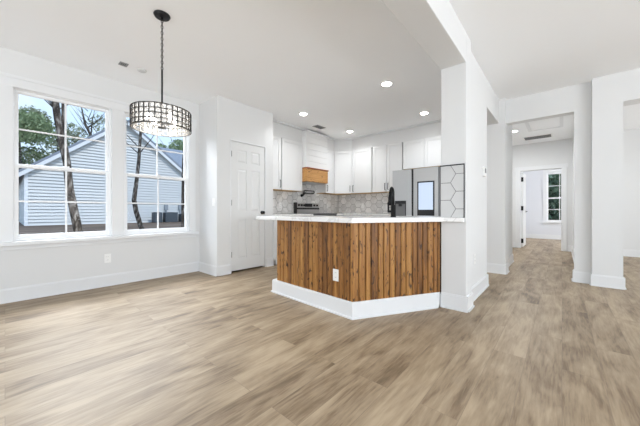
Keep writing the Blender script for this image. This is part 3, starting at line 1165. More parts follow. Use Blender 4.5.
base_cab('white base cabinet left of the range', (-4.22, 3.72, 0), [(WX + 0.014, 3.22), (-3.93, 3.22), (-3.93, 4.236), (WX + 0.014, 4.236)], PLB, [(3.23, 3.72), (3.735, 4.23)])
base_cab('white corner base cabinet right of the range', (-4.22, 5.3, 0), [(WX + 0.014, 5.034), (-3.93, 5.034), (-3.93, 5.905), (WX + 0.014, 5.905)], PLB, [(5.04, 5.29)])
base_cab('white base cabinets along the wall left of the refrigerator', (-3.25, 5.6, 0), [(-3.925, 5.32), (-2.57, 5.32), (-2.57, 5.915), (-3.925, 5.915)], PBB, [(-3.88, -3.24), (-3.22, -2.58)])
w1 = obj('countertop', box(WX + 0.011, -3.895, 3.218, 4.238, 0.89, 0.93), M['quartz'], None, bevel=0.004)
tag(w1, 'short white quartz countertop left of the range', 'countertop')
w2 = obj('countertop', add_prism(B(), [(WX + 0.011, 5.032), (-3.895, 5.032), (-3.895, 5.285), (-2.562, 5.285), (-2.562, 5.909), (WX + 0.011, 5.909)], 0.89, 0.93), M['quartz'], None, bevel=0.004)
tag(w2, 'corner white quartz countertop between range and refrigerator', 'countertop')

# ------------------------------------------------------------------ range hood
HX = -4.12
hy0, hy1 = 4.24, 5.026
hood = thing('range_hood', 'white shiplap range hood with a honey-coloured wood band', 'range hood', (-4.3, 4.62, 1.62))
bm = B()
n = 6
zz0, zz1 = 1.93, CZ - 0.03
for k in range(n):
    a, b_ = zz0 + (zz1 - zz0) * k / n, zz0 + (zz1 - zz0) * (k + 1) / n
    add_box(bm, WX + 0.0, HX, hy0, 4.965, a + 0.004, b_ - 0.004)
add_box(bm, WX, HX - 0.008, hy0 + 0.006, 4.96, zz0, zz1)
obj('shiplap_chimney', bm, M['cabinet'], hood, bevel=0.002)
bm = B()
add_box(bm, WX, HX + 0.03, hy0 - 0.0, 4.99, zz1 - 0.035, zz1)
obj('crown_moulding', bm, M['trim'], hood, bevel=0.01)
bm = B()
add_box(bm, WX + 0.02, HX + 0.03, hy0 - 0.0, 4.945, 1.625, 1.905)
obj('wood_band', bm, M['band'], hood, bevel=0.003)
bm = B()
add_box(bm, WX + 0.02, HX + 0.045, hy0 - 0.0, 4.955, 1.905, 1.93)
obj('wood_cap', bm, plain('reddish_wood_lip', (0.33, 0.1, 0.035), 0.5, var=0.2), hood, bevel=0.003)
obj('hood_insert', box(WX + 0.05, HX - 0.02, hy0 + 0.06, 4.9, 1.612, 1.626), M['steel'], hood)

# ------------------------------------------------------------------ range
ry0, ry1 = 4.245, 5.028
rg = thing('kitchen_range', 'stainless steel range with a black and steel backguard', 'range', (-4.2, 4.63, 0))
obj('body', box(WX + 0.03, -3.9, ry0, ry1, 0.02, 0.91), M['steel_dark'], rg, bevel=0.004)
obj('cooktop', box(WX + 0.03, -3.88, ry0 + 0.002, ry1 - 0.002, 0.91, 0.932), M['steel_dark'], rg, bevel=0.004)
od = obj('oven_door', box(-3.9, -3.868, ry0 + 0.01, ry1 - 0.01, 0.24, 0.8), M['steel'], rg, bevel=0.004)
obj('handle', add_tube(add_tube(tube([(-3.82, ry0 + 0.06, 0.75), (-3.82, ry1 - 0.06, 0.75)], 0.012, 10), [(-3.868, ry0 + 0.1, 0.75), (-3.82, ry0 + 0.1, 0.75)], 0.009, 8), [(-3.868, ry1 - 0.1, 0.75), (-3.82, ry1 - 0.1, 0.75)], 0.009, 8), M['steel'], od)
obj('oven_glass', box(-3.868, -3.864, ry0 + 0.12, ry1 - 0.12, 0.36, 0.66), M['blackplastic'], od)
obj('storage_drawer', box(-3.9, -3.87, ry0 + 0.01, ry1 - 0.01, 0.06, 0.225), M['steel'], rg, bevel=0.004)
bgx = WX + 0.11
bgd = obj('backguard', box(WX + 0.03, bgx, ry0 + 0.012, ry1 - 0.012, 0.932, 1.172), M['steel'], rg, bevel=0.006)
obj('side_cap', box(WX + 0.028, bgx + 0.012, ry0 - 0.002, ry0 + 0.014, 0.932, 1.18), M['blackplastic'], rg)
obj('vent_strip', box(bgx, bgx + 0.006, ry0 + 0.02, ry1 - 0.02, 1.025, 1.062), M['blackplastic'], bgd)
obj('display', box(bgx, bgx + 0.004, 4.52, 4.76, 1.085, 1.16), M['blackplastic'], bgd)
for y in (4.32, 4.41, 4.49, 4.83, 4.93):
    obj('knob', lathe([(0, 0), (0.024, 0), (0.02, 0.022), (0, 0.024)], (bgx, y, 1.12), 14, 'x'), M['blackplastic'], bgd)
for (x, y) in ((-4.2, 4.45), (-4.2, 4.83), (-4.02, 4.45), (-4.02, 4.83)):
    obj('burner', lathe([(0, 0), (0.085, 0), (0.085, 0.004), (0, 0.004)], (x, y, 0.932), 20), M['steel_dark'], rg)

# pot filler above the range
pf = thing('pot_filler', 'black folding pot filler tap on the tile under the hood', 'tap', (WX + 0.01, 4.510, 1.33))
obj('wall_flange', lathe([(0, 0), (0.035, 0), (0.035, 0.012), (0.018, 0.018), (0.018, 0.06), (0, 0.06)], (WX + 0.01, 4.510, 1.345), 16, 'x'), M['black'], pf, smooth=True)
px0 = WX + 0.06
obj('lower_arm', tube([(px0, 4.510, 1.33), (px0, 4.510, 1.385), (px0, 4.540, 1.398), (px0, 4.850, 1.398), (px0, 4.865, 1.41), (px0, 4.865, 1.425)], 0.012, 10), M['black'], pf, smooth=True)
obj('upper_arm', tube([(px0 + 0.02, 4.865, 1.425), (px0 + 0.02, 4.865, 1.45), (px0 + 0.02, 4.845, 1.462), (px0 + 0.02, 4.550, 1.462)], 0.012, 10), M['black'], pf, smooth=True)
obj('spout', tube([(px0 + 0.02, 4.550, 1.462), (px0 + 0.02, 4.525, 1.455), (px0 + 0.02, 4.520, 1.42), (px0 + 0.02, 4.520, 1.36)], [0.012, 0.014, 0.015, 0.017], 10), M['black'], pf, smooth=True)
obj('handle', tube([(px0, 4.510, 1.335), (px0 + 0.05, 4.470, 1.335)], 0.008, 8), M['black'], pf)

# ------------------------------------------------------------------ refrigerator
FX0, FX1, FY, FZ = -2.548, -1.632, 5.1, 1.79
fr = thing('refrigerator', 'stainless steel french-door refrigerator with a lit screen', 'refrigerator', ((FX0 + FX1) / 2, 5.5, 0))
obj('body', box(FX0 + 0.01, FX1 - 0.01, FY + 0.065, 5.89, 0.03, FZ - 0.015), M['steel_dark'], fr)
obj('feet_grille', box(FX0 + 0.03, FX1 - 0.03, FY + 0.08, 5.8, 0.0, 0.03), M['blackplastic'], fr)
dl_ = obj('left_door', box(FX0, -2.156, FY, FY + 0.06, 0.76, FZ), M['steel'], fr, bevel=0.006)
dr_ = obj('right_door', box(-2.119, FX1 - 0.032, FY, FY + 0.06, 0.76, FZ), M['steel'], fr, bevel=0.006)
obj('door_gap', box(-2.158, -2.117, FY + 0.012, FY + 0.06, 0.76, FZ - 0.004), M['blackplastic'], fr)
obj('side_gap', box(FX1 - 0.034, FX1, FY + 0.01, FY + 0.07, 0.05, FZ - 0.004), M['steel_dark'], fr)
for z0, z1 in ((0.06, 0.39), (0.405, 0.745)):
    w = obj('freezer_drawer', box(FX0, FX1 - 0.032, FY, FY + 0.06, z0, z1), M['steel'], fr, bevel=0.006)
dz0, dz1 = 0.86, 1.19
dp = obj('water_dispenser', frame_bm('y', -2.49, -2.262, dz0, dz1, 0.016, FY - 0.006, FY + 0.002, None, 0.06), M['blackplastic'], dl_)
obj('dispenser_recess', box(-2.474, -2.278, FY - 0.002, FY + 0.001, dz0 + 0.016, dz1 - 0.06), M['steel_dark'], dl_)
obj('dispenser_nozzle', box(-2.41, -2.345, FY - 0.02, FY, dz1 - 0.11, dz1 - 0.055), M['blackplastic'], dl_, bevel=0.004)
sb = obj('screen_bezel', box(-2.042, -1.728, FY - 0.006, FY + 0.001, 0.905, 1.54), M['blackplastic'], dr_, bevel=0.003)
obj('touch_screen', box(-2.016, -1.752, FY - 0.0085, FY - 0.004, 1.015, 1.515), M['screen'], dr_)


# ------------------------------------------------------------------ chandelier
cx, cy = -2.708, 0.932
ch = thing('drum_chandelier', 'dark metal drum chandelier with a rectangular lattice of crystals', 'chandelier', (cx, cy, CZ))
obj('ceiling_canopy', lathe([(0, 0), (0.066, 0), (0.068, -0.006), (0.06, -0.02), (0.012, -0.026), (0.012, -0.045), (0, -0.045)], (cx, cy, CZ), 32), M['black'], ch, smooth=False)
bm = B()
z = CZ - 0.04
k = 0
while z > 2.26:
    ring = []
    rx = 0.0085
    for s in range(13):
        a = 2 * PI * s / 12
        u, v = rx * math.sin(a), 0.0165 * math.cos(a)
        ring.append((cx + (u if k % 2 else 0), cy + (0 if k % 2 else u), z - 0.0165 + v))
    add_tube(bm, ring, 0.0028, 6, False)
    z -= 0.0265
    k += 1
add_tube(bm, [(cx + 0.003, cy, CZ - 0.04), (cx - 0.003, cy + 0.002, 2.5), (cx, cy, 2.24)], 0.0022, 6)
obj('chain', bm, M['bronze'], ch)
obj('rod', tube([(cx, cy, 2.262), (cx, cy, 1.76)], 0.0075, 10), M['black'], ch, smooth=True)
DR, DZ0, DZ1 = 0.238, 1.728, 1.888


def arc_bar(bm, a0, a1, z0, z1, r0, r1, seg):
    rows = []
    for k in range(seg + 1):
        a = a0 + (a1 - a0) * k / seg
        c, s = math.cos(a), math.sin(a)
        rows.append([bm.verts.new((cx + r * c, cy + r * s, z)) for r, z in ((r0, z0), (r1, z0), (r1, z1), (r0, z1))])
    for a, b_ in zip(rows, rows[1:]):
        for q_ in range(4):
            bm.faces.new((a[q_], a[(q_ + 1) % 4], b_[(q_ + 1) % 4], b_[q_]))
    if abs(a1 - a0) < 2 * PI - 0.01:
        bm.faces.new(rows[0])
        bm.faces.new(rows[-1][::-1])


bm = B()
NV, NH = 34, 4
tk = 0.006
for j in range(NH + 1):
    z = DZ0 + (DZ1 - DZ0) * j / NH
    w = 0.0036 if j in (0, NH) else 0.002
    arc_bar(bm, 0, 2 * PI, z - w, z + w, DR - 0.004, DR + 0.003, 72)
# uprights, with shifted half cells so the lattice is irregular
for k in range(NV):
    a = 2 * PI * k / NV
    w = 0.0024 / DR
    arc_bar(bm, a - w, a + w, DZ0, DZ1, DR - 0.004, DR + 0.003, 1)
obj('drum_lattice', bm, M['bronze'], ch)
bm = B()
for k in range(NV):
    for j in range(NH):
        a0, a1 = 2 * PI * (k + 0.14) / NV, 2 * PI * (k + 0.86) / NV
        z0 = DZ0 + (DZ1 - DZ0) * (j + 0.12) / NH
        z1 = DZ0 + (DZ1 - DZ0) * (j + 0.88) / NH
        arc_bar(bm, a0, a1, z0, z1, DR - 0.012, DR - 0.006, 2)
cr = obj('crystal_panel', bm, M['crystal'], ch)
bm = B()
arc_bar(bm, 0, 2 * PI, DZ0 - 0.004, DZ0 + 0.004, DR - 0.02, DR - 0.005, 72)
for k in range(NV):
    a = 2 * PI * (k + 0.0) / NV
    arc_bar(bm, a - 0.012, a + 0.012, DZ0, DZ1, DR - 0.016, DR - 0.0125, 1)
for j in range(1, NH):
    z = DZ0 + (DZ1 - DZ0) * j / NH
    arc_bar(bm, 0, 2 * PI, z - 0.003, z + 0.003, DR - 0.016, DR - 0.0125, 72)
obj('lit_inner_lattice', bm, plain('bulb_lit_lining', (0.6, 0.59, 0.57), 0.4, 0.3), ch)  # pale copy of the drum bars; bulb light is put into its colour
bm = B()
for k in range(3):
    a = 2 * PI * k / 3 + 0.5
    add_tube(bm, [(cx, cy, DZ1 - 0.01), (cx + DR * math.cos(a), cy + DR * math.sin(a), DZ1 - 0.004)], 0.0045, 8)
obj('spider_arm', bm, M['bronze'], ch)
obj('hub', lathe([(0, 0), (0.03, 0), (0.034, 0.012), (0.02, 0.03), (0.012, 0.05), (0, 0.05)], (cx, cy, 1.738), 20), M['steel_dark'], ch, smooth=True)
for k in range(4):
    a = PI / 2 * k + 0.25
    bx, by = cx + 0.115 * math.cos(a), cy + 0.115 * math.sin(a)
    am = obj('lamp_arm', add_tube(tube([(cx, cy, 1.765), (cx + 0.06 * math.cos(a), cy + 0.06 * math.sin(a), 1.755), (bx, by, 1.765), (bx, by, 1.775)], 0.0045, 8), [(bx, by, 1.77), (bx, by, 1.792)], 0.01, 10), M['steel'], ch)
    obj('bulb', lathe([(0, 0), (0.012, 0.0), (0.022, 0.02), (0.024, 0.034), (0.016, 0.054), (0.005, 0.07), (0, 0.072)], (bx, by, 1.792), 14), M['bulb'], am, smooth=True)


# ------------------------------------------------------------------ ceiling fittings
def downlight(label, x, y, power=3.3, spread=140):
    t = thing('recessed_downlight', label, 'ceiling light', (x, y, CZ), 'recessed ceiling downlights')
    obj('trim_ring', lathe([(0.062, 0.0), (0.09, 0.0), (0.088, -0.006), (0.066, -0.009), (0.062, -0.004), (0.062, 0.0)], (x, y, CZ), 32), M['plate'], t)
    ld = bpy.data.lights.new('downlight_lamp', 'AREA')
    ld.shape = 'DISK'
    ld.size = 0.11
    ld.spread = math.radians(spread)
    ld.energy = power
    ld.color = (0.95, 0.975, 1.0)
    lo_ = bpy.data.objects.new('downlight_lamp', ld)
    lo_.parent = t
    lo_.location = (0, 0, -0.024)
    COL.objects.link(lo_)
    obj('lens', lathe([(0, -0.001), (0.061, -0.001), (0.06, -0.007), (0.048, -0.014), (0.025, -0.018), (0, -0.019)], (x, y, CZ), 32), M['lens'], t)
    return t


dn = downlight('recessed ceiling downlight nearest the pantry wall', -3.54, 3.58)
dup(dn, (-1.83, 3.49, CZ), 'recessed ceiling downlight nearest the dropped beam')
dup(dn, (-1.87, 4.99, CZ), 'recessed ceiling downlight above the refrigerator doors')
dup(dn, (-3.55, 5.06, CZ), 'recessed ceiling downlight by the diagonal corner cabinet')
downlight('recessed ceiling downlight inside the hall', -0.80, 7.45, 20, 180)
downlight('unseen ceiling downlight added to light the room right of the column', 2.2, 7.2, 6, 180)  # unseen lamp added to brighten this room
downlight('unseen ceiling downlight added to light the bedroom', 0.5, 10.6, 3, 180)  # unseen lamp added as extra bedroom light


def vent(label, x, y, sx, sy, frame_m, n, along='x', lo=0.02):
    t = thing('ceiling_vent', label, 'vent', (x, y, CZ))
    bm = B()
    for a in ((x - sx / 2, x + sx / 2, y - sy / 2, y - sy / 2 + lo), (x - sx / 2, x + sx / 2, y + sy / 2 - lo, y + sy / 2),
              (x - sx / 2, x - sx / 2 + lo, y - sy / 2 + lo, y + sy / 2 - lo), (x + sx / 2 - lo, x + sx / 2, y - sy / 2 + lo, y + sy / 2 - lo)):
        add_box(bm, *a, CZ - 0.008, CZ)
    obj('vent_frame', bm, frame_m, t)
    obj('duct', box(x - sx / 2 + lo, x + sx / 2 - lo, y - sy / 2 + lo, y + sy / 2 - lo, CZ - 0.0015, CZ), M['dark'], t)
    bm = B()
    for k in range(n):
        if along == 'x':
            yy = y - sy / 2 + lo + (sy - 2 * lo) * (k + 0.5) / n
            add_box(bm, x - sx / 2 + lo, x + sx / 2 - lo, yy - 0.004, yy + 0.004, CZ - 0.007, CZ - 0.0015)
        else:
            xx = x - sx / 2 + lo + (sx - 2 * lo) * (k + 0.5) / n
            add_box(bm, xx - 0.004, xx + 0.004, y - sy / 2 + lo, y + sy / 2 - lo, CZ - 0.007, CZ - 0.0015)
    obj('louvre', bm, M['grey_plastic'], t)
    return t


vent('small square grey ceiling vent above the dining windows', -3.962, 0.938, 0.09, 0.085, M['grey_plastic'], 4, lo=0.008)
vent('grey ceiling vent near the range hood', -3.845, 4.36, 0.15, 0.26, M['grey_plastic'], 6, lo=0.012)
vent('long white return-air grille with dark slots on the hall ceiling', -0.44, 8.42, 0.56, 0.4, M['plate'], 8, 'x', 0.03)
sp = obj('smoke_detector', lathe([(0, 0), (0.05, 0), (0.05, -0.012), (0.042, -0.02), (0, -0.022)], (-3.957, 1.131, CZ), 28), plain('detector_plastic', (0.62, 0.62, 0.61), 0.5), None)
tag(sp, 'round pale detector on the ceiling beside the small vent', 'detector')

# attic hatch on the hall ceiling
ah = thing('attic_hatch', 'white attic access hatch in the hall ceiling', 'hatch', (-0.27, 7.2, CZ))
obj('hatch_panel', box(-0.5, -0.04, 6.74, 7.62, CZ - 0.006, CZ), M['ceil'], ah)
bm = B()
add_box(bm, -0.56, -0.505, 6.68, 7.68, CZ - 0.014, CZ)
add_box(bm, -0.035, 0.02, 6.68, 7.68, CZ - 0.014, CZ)
add_box(bm, -0.505, -0.035, 6.68, 6.735, CZ - 0.014, CZ)
add_box(bm, -0.505, -0.035, 7.625, 7.68, CZ - 0.014, CZ)
obj('hatch_frame', bm, M['trim'], ah)


# ------------------------------------------------------------------ outlets and switches
def plate(name, label, cat, c, n, kind='outlet', w=0.072, h=0.116, group=None):
    """c: centre on the wall, n: outward normal in plan"""
    n = Vector((n[0], n[1], 0)).normalized()
    u = Vector((-n.y, n.x, 0))
    c = Vector(c)
    t = thing(name, label, cat, c)

    def pb(u0, u1, w0, w1, z0, z1):
        bm = B()
        v = []
        for z in (z0, z1):
            for a, d in ((u0, w0), (u1, w0), (u1, w1), (u0, w1)):
                p = c + u * a + n * d
                v.append(bm.verts.new((p.x, p.y, c.z + z)))
        for f in ((0, 3, 2, 1), (4, 5, 6, 7), (0, 1, 5, 4), (1, 2, 6, 5), (2, 3, 7, 6), (3, 0, 4, 7)):
            bm.faces.new([v[i] for i in f])
        return bm
    obj('cover_plate', pb(-w / 2, w / 2, 0.0, 0.005, -h / 2, h / 2), M['plate'], t, bevel=0.002)
    if kind == 'outlet':
        for z in (-0.022, 0.022):
            s = obj('socket', pb(-0.017, 0.017, 0.005, 0.0065, z - 0.014, z + 0.014), M['plate'], t)
            for a in (-0.006, 0.006):
                obj('slot', pb(a - 0.0012, a + 0.0012, 0.0065, 0.007, z - 0.003, z + 0.007), M['dark'], s)
    else:
        obj('rocker', pb(-0.016, 0.016, 0.005, 0.009, -0.033, 0.033), M['plate'], t, bevel=0.002)
    return t


oc = Vector(A) + dl * ((-1.66 - A[0]) / dl.x)
plate('wall_outlet', 'white outlet on the pine boards of the peninsula', 'outlet', (oc.x, oc.y, 0.37), nl)
plate('wall_outlet', 'white outlet low on the wall under the dining windows', 'outlet', (WX, 0.895, 0.365), (1, 0))
plate('wall_outlet', 'white outlet low on the wall behind the pillar', 'outlet', (-0.755, 3.55, 0.445), (1, 0))
plate('wall_outlet', 'white outlet on the tile left of the range', 'outlet', (WX + 0.01, 3.87, 1.11), (1, 0))
plate('wall_outlet', 'white outlet on the tile right of the range', 'outlet', (WX + 0.01, 5.44, 1.11), (1, 0))
plate('wall_outlet', 'white outlet on the tile under the single-door wall cabinet', 'outlet', (-3.76, 5.91, 1.12), (0, -1))
plate('light_switch', 'white light switch on the side of the pantry wall', 'switch', (-4.06, 2.13, 1.13), (0, -1), 'switch')
th = thing('thermostat', 'small thermostat high on the wall beside the kitchen opening', 'thermostat', (-0.755, 4.02, 1.49))
obj('case', box(-0.755, -0.73, 3.97, 4.07, 1.43, 1.55), M['plate'], th, bevel=0.004)
obj('display', box(-0.73, -0.7285, 3.985, 4.055, 1.475, 1.535), M['steel_dark'], th)

# ------------------------------------------------------------------ outdoors
GZ = -0.14
struct('ground', box(-90, 60, -60, 80, GZ - 0.3, GZ), M['ground'], 'pine-straw covered ground around the houses', 'ground')

HXF = -30.0
hy_l, hy_r, apex_y, apex_z, eave_z = 0.95, 13.65, 7.3, 9.1, 3.95
hs = thing('neighbor_house', 'pale blue lap-sided house with a wide white-trimmed gable', 'house', (HXF - 5, apex_y, GZ))
# lap siding: every course a thin wedge, cut by the gable slopes
bm = B()
lap = 0.25
z = GZ
pitch = (apex_z - eave_z) / (apex_y - hy_l)
while z < apex_z - 0.1:
    z1 = min(z + lap, apex_z)

    def lim(zz):
        if zz <= eave_z:
            return hy_l, hy_r
        d = (zz - eave_z) / pitch
        return hy_l + d, hy_r - d
    a0, a1 = lim(z)
    b0, b1 = lim(z1)
    v = [bm.verts.new(p) for p in ((HXF + 0.09, a0, z), (HXF + 0.09, a1, z), (HXF, b1, z1), (HXF, b0, z1), (HXF - 0.1, a0, z), (HXF - 0.1, a1, z), (HXF - 0.1, b1, z1), (HXF - 0.1, b0, z1))]
    for f in ((0, 1, 2, 3), (5, 4, 7, 6), (0, 4, 5, 1), (3, 2, 6, 7), (0, 3, 7, 4), (1, 5, 6, 2)):
        bm.faces.new([v[i] for i in f])
    z = z1
obj('gable_siding', bm, M['siding'], hs)
bm = B()
add_box(bm, HXF - 12, HXF - 0.1, hy_l, hy_r, GZ, eave_z)
obj('house_walls', bm, M['siding'], hs)
for ya in (hy_l - 0.02, hy_r - 0.18):
    obj('corner_board', box(HXF - 0.02, HXF + 0.12, ya, ya + 0.2, GZ, eave_z), M['fascia'], hs)


def slab(bm, p0, p1, x0, x1, t):
    """slab along a slope in the y-z plane, between x0 and x1"""
    d = Vector((p1[0] - p0[0], p1[1] - p0[1])).normalized()
    nn = Vector((-d.y, d.x)) * t
    if nn.y < 0:
        nn = -nn
    q_ = [(p0[0], p0[1]), (p1[0], p1[1]), (p1[0] + nn.x, p1[1] + nn.y), (p0[0] + nn.x, p0[1] + nn.y)]
    a = [bm.verts.new((x0, y, z)) for y, z in q_]
    b_ = [bm.verts.new((x1, y, z)) for y, z in q_]
    bm.faces.new(a)
    bm.faces.new(b_[::-1])
    for k in range(4):
        bm.faces.new((a[k], b_[k], b_[(k + 1) % 4], a[(k + 1) % 4]))


ov = 0.5
el = (hy_l - ov, eave_z - ov * pitch)
er = (hy_r + ov, eave_z - ov * pitch)
ap = (apex_y, apex_z)
up = 0.02
bm = B()
slab(bm, (el[0], el[1] + up + 0.02), (ap[0], ap[1] + up + 0.02), HXF - 12, HXF + 0.42, 0.16)
slab(bm, (er[0], er[1] + up + 0.02), (ap[0], ap[1] + up + 0.02), HXF - 12, HXF + 0.42, 0.16)
obj('gable_roof', bm, M['roof'], hs)
bm = B()
slab(bm, (el[0], el[1] - 0.28), (ap[0], ap[1] - 0.28), HXF + 0.32, HXF + 0.4, 0.26)
slab(bm, (er[0], er[1] - 0.28), (ap[0], ap[1] - 0.28), HXF + 0.32, HXF + 0.4, 0.26)
slab(bm, (el[0], el[1] - 0.05), (ap[0], ap[1] - 0.05), HXF + 0.0, HXF + 0.33, 0.06)
slab(bm, (er[0], er[1] - 0.05), (ap[0], ap[1] - 0.05), HXF + 0.0, HXF + 0.33, 0.06)
obj('rake_board', bm, M['fascia'], hs)
# lower wing to the right, roof sloping towards the viewer
bm = B()
add_box(bm, HXF - 11, HXF - 1.5, hy_r - 1, 25, GZ, 3.9)
obj('wing_walls', bm, M['siding'], hs)
bm = B()
pr = [(-31.0, 3.7), (-36.0, 8.55), (-41.0, 3.7)]
lo = [bm.verts.new((x, 9.6, z)) for x, z in pr]
hi = [bm.verts.new((x, 25.5, z)) for x, z in pr]
bm.faces.new(lo)
bm.faces.new(hi[::-1])
for k in range(3):
    bm.faces.new((lo[k], hi[k], hi[(k + 1) % 3], lo[(k + 1) % 3]))
obj('wing_roof', bm, M['roof'], hs)

# air conditioners and meter boxes at the foot of the gable wall
for i, (y, w, hgt, lb) in enumerate(((9.55, 0.7, 0.95, 'grey air conditioner leftmost of three by the neighbouring house'), (10.75, 1.15, 0.95, 'wide grey air conditioner between its two neighbours by the house'), (12.0, 0.75, 0.8, 'grey air conditioner rightmost of three by the neighbouring house'))):
    t = thing('air_conditioner', lb, 'air conditioner', (-29.0, y, GZ), 'air conditioners by the house')
    obj('casing', box(-29.4, -28.65, y - w / 2, y + w / 2, GZ, GZ + hgt), M['acgrey'], t, bevel=0.04)
    obj('fan_guard', lathe([(0.2, 0), (0.3, 0.0), (0.3, 0.03), (0.2, 0.03), (0.2, 0)], (-29.02, y, GZ + hgt), 20), M['steel_dark'], t)
for y, lb in ((10.65, 'grey meter box on the siding above the wide air conditioner'), (12.0, 'grey meter box on the siding right of the other one')):
    t = thing('meter_box', lb, 'meter', (HXF + 0.1, y, 0.9), 'meter boxes on the house')
    obj('box', box(HXF + 0.07, HXF + 0.22, y - 0.17, y + 0.17, 1.05, 1.6), M['meter'], t)
    obj('conduit', tube([(HXF + 0.13, y, GZ), (HXF + 0.13, y, 1.06)], 0.05, 8), M['meter'], t)


def leaf_bm(blobs, n, size, rnd):
    bm = B()
    tot = sum(b_[3] ** 2 for b_ in blobs)
    for (x, y, z, r) in blobs:
        for _ in range(max(1, int(n * r * r / tot))):
            while True:
                d = Vector((rnd.uniform(-1, 1), rnd.uniform(-1, 1), rnd.uniform(-1, 1)))
                if 0.05 < d.length < 1:
                    break
            d = d.normalized() * (0.45 + 0.55 * rnd.random() ** 0.6)
            p = Vector((x + d.x * r, y + d.y * r, z + d.z * r * 0.85))
            a = Vector((rnd.uniform(-1, 1), rnd.uniform(-1, 1), rnd.uniform(-1, 1))).normalized()
            b2 = a.orthogonal().normalized()
            s = size * rnd.uniform(0.6, 1.3)
            v = [bm.verts.new(p + a * s), bm.verts.new(p + b2 * s * 0.55), bm.verts.new(p - a * s), bm.verts.new(p - b2 * s * 0.55)]
            bm.faces.new(v)
    return bm


def tree(label, base, trunk, blobs, leaves, size, leaf_m, seed, group=None, name='tree', branches=()):
    rnd = random.Random(seed)
    t = thing(name, label, 'tree', base, group)
    bm = tube([p for p, r in trunk], [r for p, r in trunk], 9)
    for br in branches:
        add_tube(bm, [p for p, r in br], [r for p, r in br], 6)
    obj('trunk', bm, M['bark'], t, smooth=True)
    if blobs:
        f = obj('foliage', leaf_bm(blobs, leaves, size, rnd), leaf_m, t)
        f['kind'] = 'stuff'
    return t


def twigs(p, r, h, n, rnd, spread=1.0):
    """bare branches rising from around p"""
    out = []
    for k in range(n):
        a = rnd.uniform(0, 2 * PI)
        q_ = Vector(p) + Vector((0, 0, h * rnd.uniform(0, 0.7)))
        L = h * rnd.uniform(0.35, 0.8) * spread
        d = Vector((math.cos(a), math.sin(a), rnd.uniform(0.5, 1.3))).normalized()
        m1 = q_ + d * L * 0.5 + Vector((0, 0, 0.05 * L))
        m2 = q_ + d * L + Vector((0, 0, 0.25 * L))
        out.append([(q_, r * 0.5), (m1, r * 0.3), (m2, r * 0.08)])
    return out


rnd = random.Random(3)
# leaning trunk behind the left window
tree('leaning mottled tree trunk close behind the left dining window', (-9, 1.25, GZ),
     [((-9, 1.27, GZ), 0.12), ((-9, 1.2, 0.45), 0.095), ((-9, 1.115, 0.97), 0.088), ((-9, 1.03, 1.55), 0.082), ((-9, 0.985, 2.15), 0.078), ((-9, 0.9, 2.69), 0.082), ((-9, 0.82, 3.2), 0.072), ((-9, 0.77, 3.7), 0.066), ((-9, 0.70, 4.4), 0.05), ((-9, 0.8, 7.0), 0.02)],
     None, 0, 0, None, 1,
     branches=[[((-9, 0.95, 2.4), 0.05), ((-9.02, 0.925, 2.95), 0.035), ((-9.05, 0.92, 3.6), 0.028), ((-9.1, 0.98, 5.0), 0.015)]] + twigs((-9, 0.78, 3.3), 0.028, 1.8, 12, rnd))
tree('thin crooked trunk behind the dining window beside the pantry', (-14, 4.05, GZ),
     [((-14, 4.05, GZ), 0.12), ((-14, 3.96, 0.3), 0.1), ((-14, 3.78, 0.95), 0.095), ((-14, 3.70, 1.46), 0.09), ((-14, 3.80, 2.34), 0.075), ((-14, 3.88, 3.2), 0.065), ((-14, 3.97, 4.8), 0.05), ((-14, 4.12, 6.5), 0.025)],
     None, 0, 0, None, 2, branches=twigs((-14, 3.9, 3.4), 0.05, 2.4, 8, rnd))
tree('straight dark trunk at the edge of the window beside the pantry', (-10, 4.16, GZ),
     [((-10, 4.16, GZ), 0.1), ((-10, 4.15, 1.5), 0.085), ((-10, 4.16, 2.7), 0.075), ((-10, 4.3, 5.0), 0.05), ((-10, 4.3, 7.0), 0.02)],
     None, 0, 0, None, 3, branches=twigs((-10, 4.25, 3.6), 0.04, 2.2, 7, rnd))
tree('bare forked tree above the roof slope of the neighbouring house', (-45, 7.0, GZ),
     [((-45, 7.0, GZ), 0.3), ((-45, 7.3, 10.2), 0.17), ((-45, 6.6, 12), 0.12), ((-45, 6.1, 14.8), 0.03)],
     None, 0, 0, None, 4, branches=[[((-45, 7.2, 10.4), 0.08), ((-45, 7.3, 12.3), 0.06), ((-45, 7.6, 14), 0.02)]] + twigs((-45, 6.9, 10.5), 0.09, 4.5, 16, rnd))
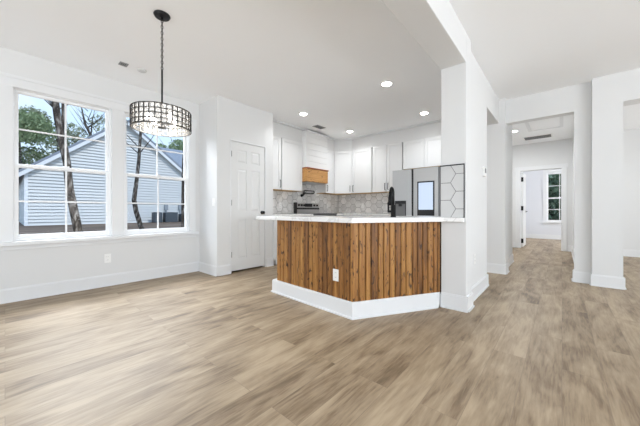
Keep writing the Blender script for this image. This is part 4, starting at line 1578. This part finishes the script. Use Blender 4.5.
# leafy trees behind the neighbouring house
bgt = (
    ('dense grey-green tree left of the neighbouring house', -45, 0.9, 11.6, 3.6, 'green', 9000),
    ('loose pale green tree behind the leaning trunk', -50, 4.6, 13.2, 3.2, 'green2', 3400),
    ('low bushy green tree at the left roof corner of the house', -48, -3.2, 8.6, 3.4, 'green', 6000),
    ('green tree rising behind the wing roof of the house', -47, 18.8, 12.6, 3.6, 'green', 7000),
    ('sparse pale tree behind the gable peak of the house', -53, 10.5, 15.0, 3.0, 'green2', 1800),
    ('broad green tree behind the far end of the wing roof', -49, 26.5, 11.5, 4.2, 'green', 5200))
for i, (lb, x, y, h, r, mk, nl_) in enumerate(bgt):
    rr = random.Random(20 + i)
    bl = [(x + rr.uniform(-1, 1) * r * 0.6, y + rr.uniform(-1, 1) * r * 0.8, h - r * 0.9 + rr.uniform(-1.0, 0.9) * r * 0.9, r * rr.uniform(0.35, 0.6)) for _ in range(9)]
    tree(lb, (x, y, GZ), [((x, y, GZ), 0.28), ((x + 0.1, y + 0.2, h * 0.5), 0.2), ((x, y, h), 0.06)], bl, nl_, 0.17, M[mk], 40 + i, 'trees behind the neighbouring house',
         branches=twigs((x, y, h * 0.45), 0.14, h * 0.5, 10, rr))
# greenery outside the bedroom
for i, (lb, x, y, h, r) in enumerate((('deep green tree filling the upper bedroom window', -1.6, 21.0, 5.6, 2.6), ('deep green shrubby tree low in the bedroom window', -0.4, 18.5, 3.2, 1.7), ('deep green tree behind the right part of the bedroom window', 1.6, 22.5, 6.0, 2.8))):
    rr = random.Random(60 + i)
    bl = [(x + rr.uniform(-1, 1) * r * 0.6, y + rr.uniform(-1, 1) * r * 0.5, h * 0.5 + rr.uniform(-0.75, 0.8) * h * 0.5, r * rr.uniform(0.4, 0.6)) for _ in range(9)]
    tree(lb, (x, y, GZ), [((x, y, GZ), 0.16), ((x, y + 0.1, h * 0.5), 0.12), ((x, y, h), 0.04)], bl, 2600, 0.16, M['green3'], 70 + i, 'trees outside the bedroom')
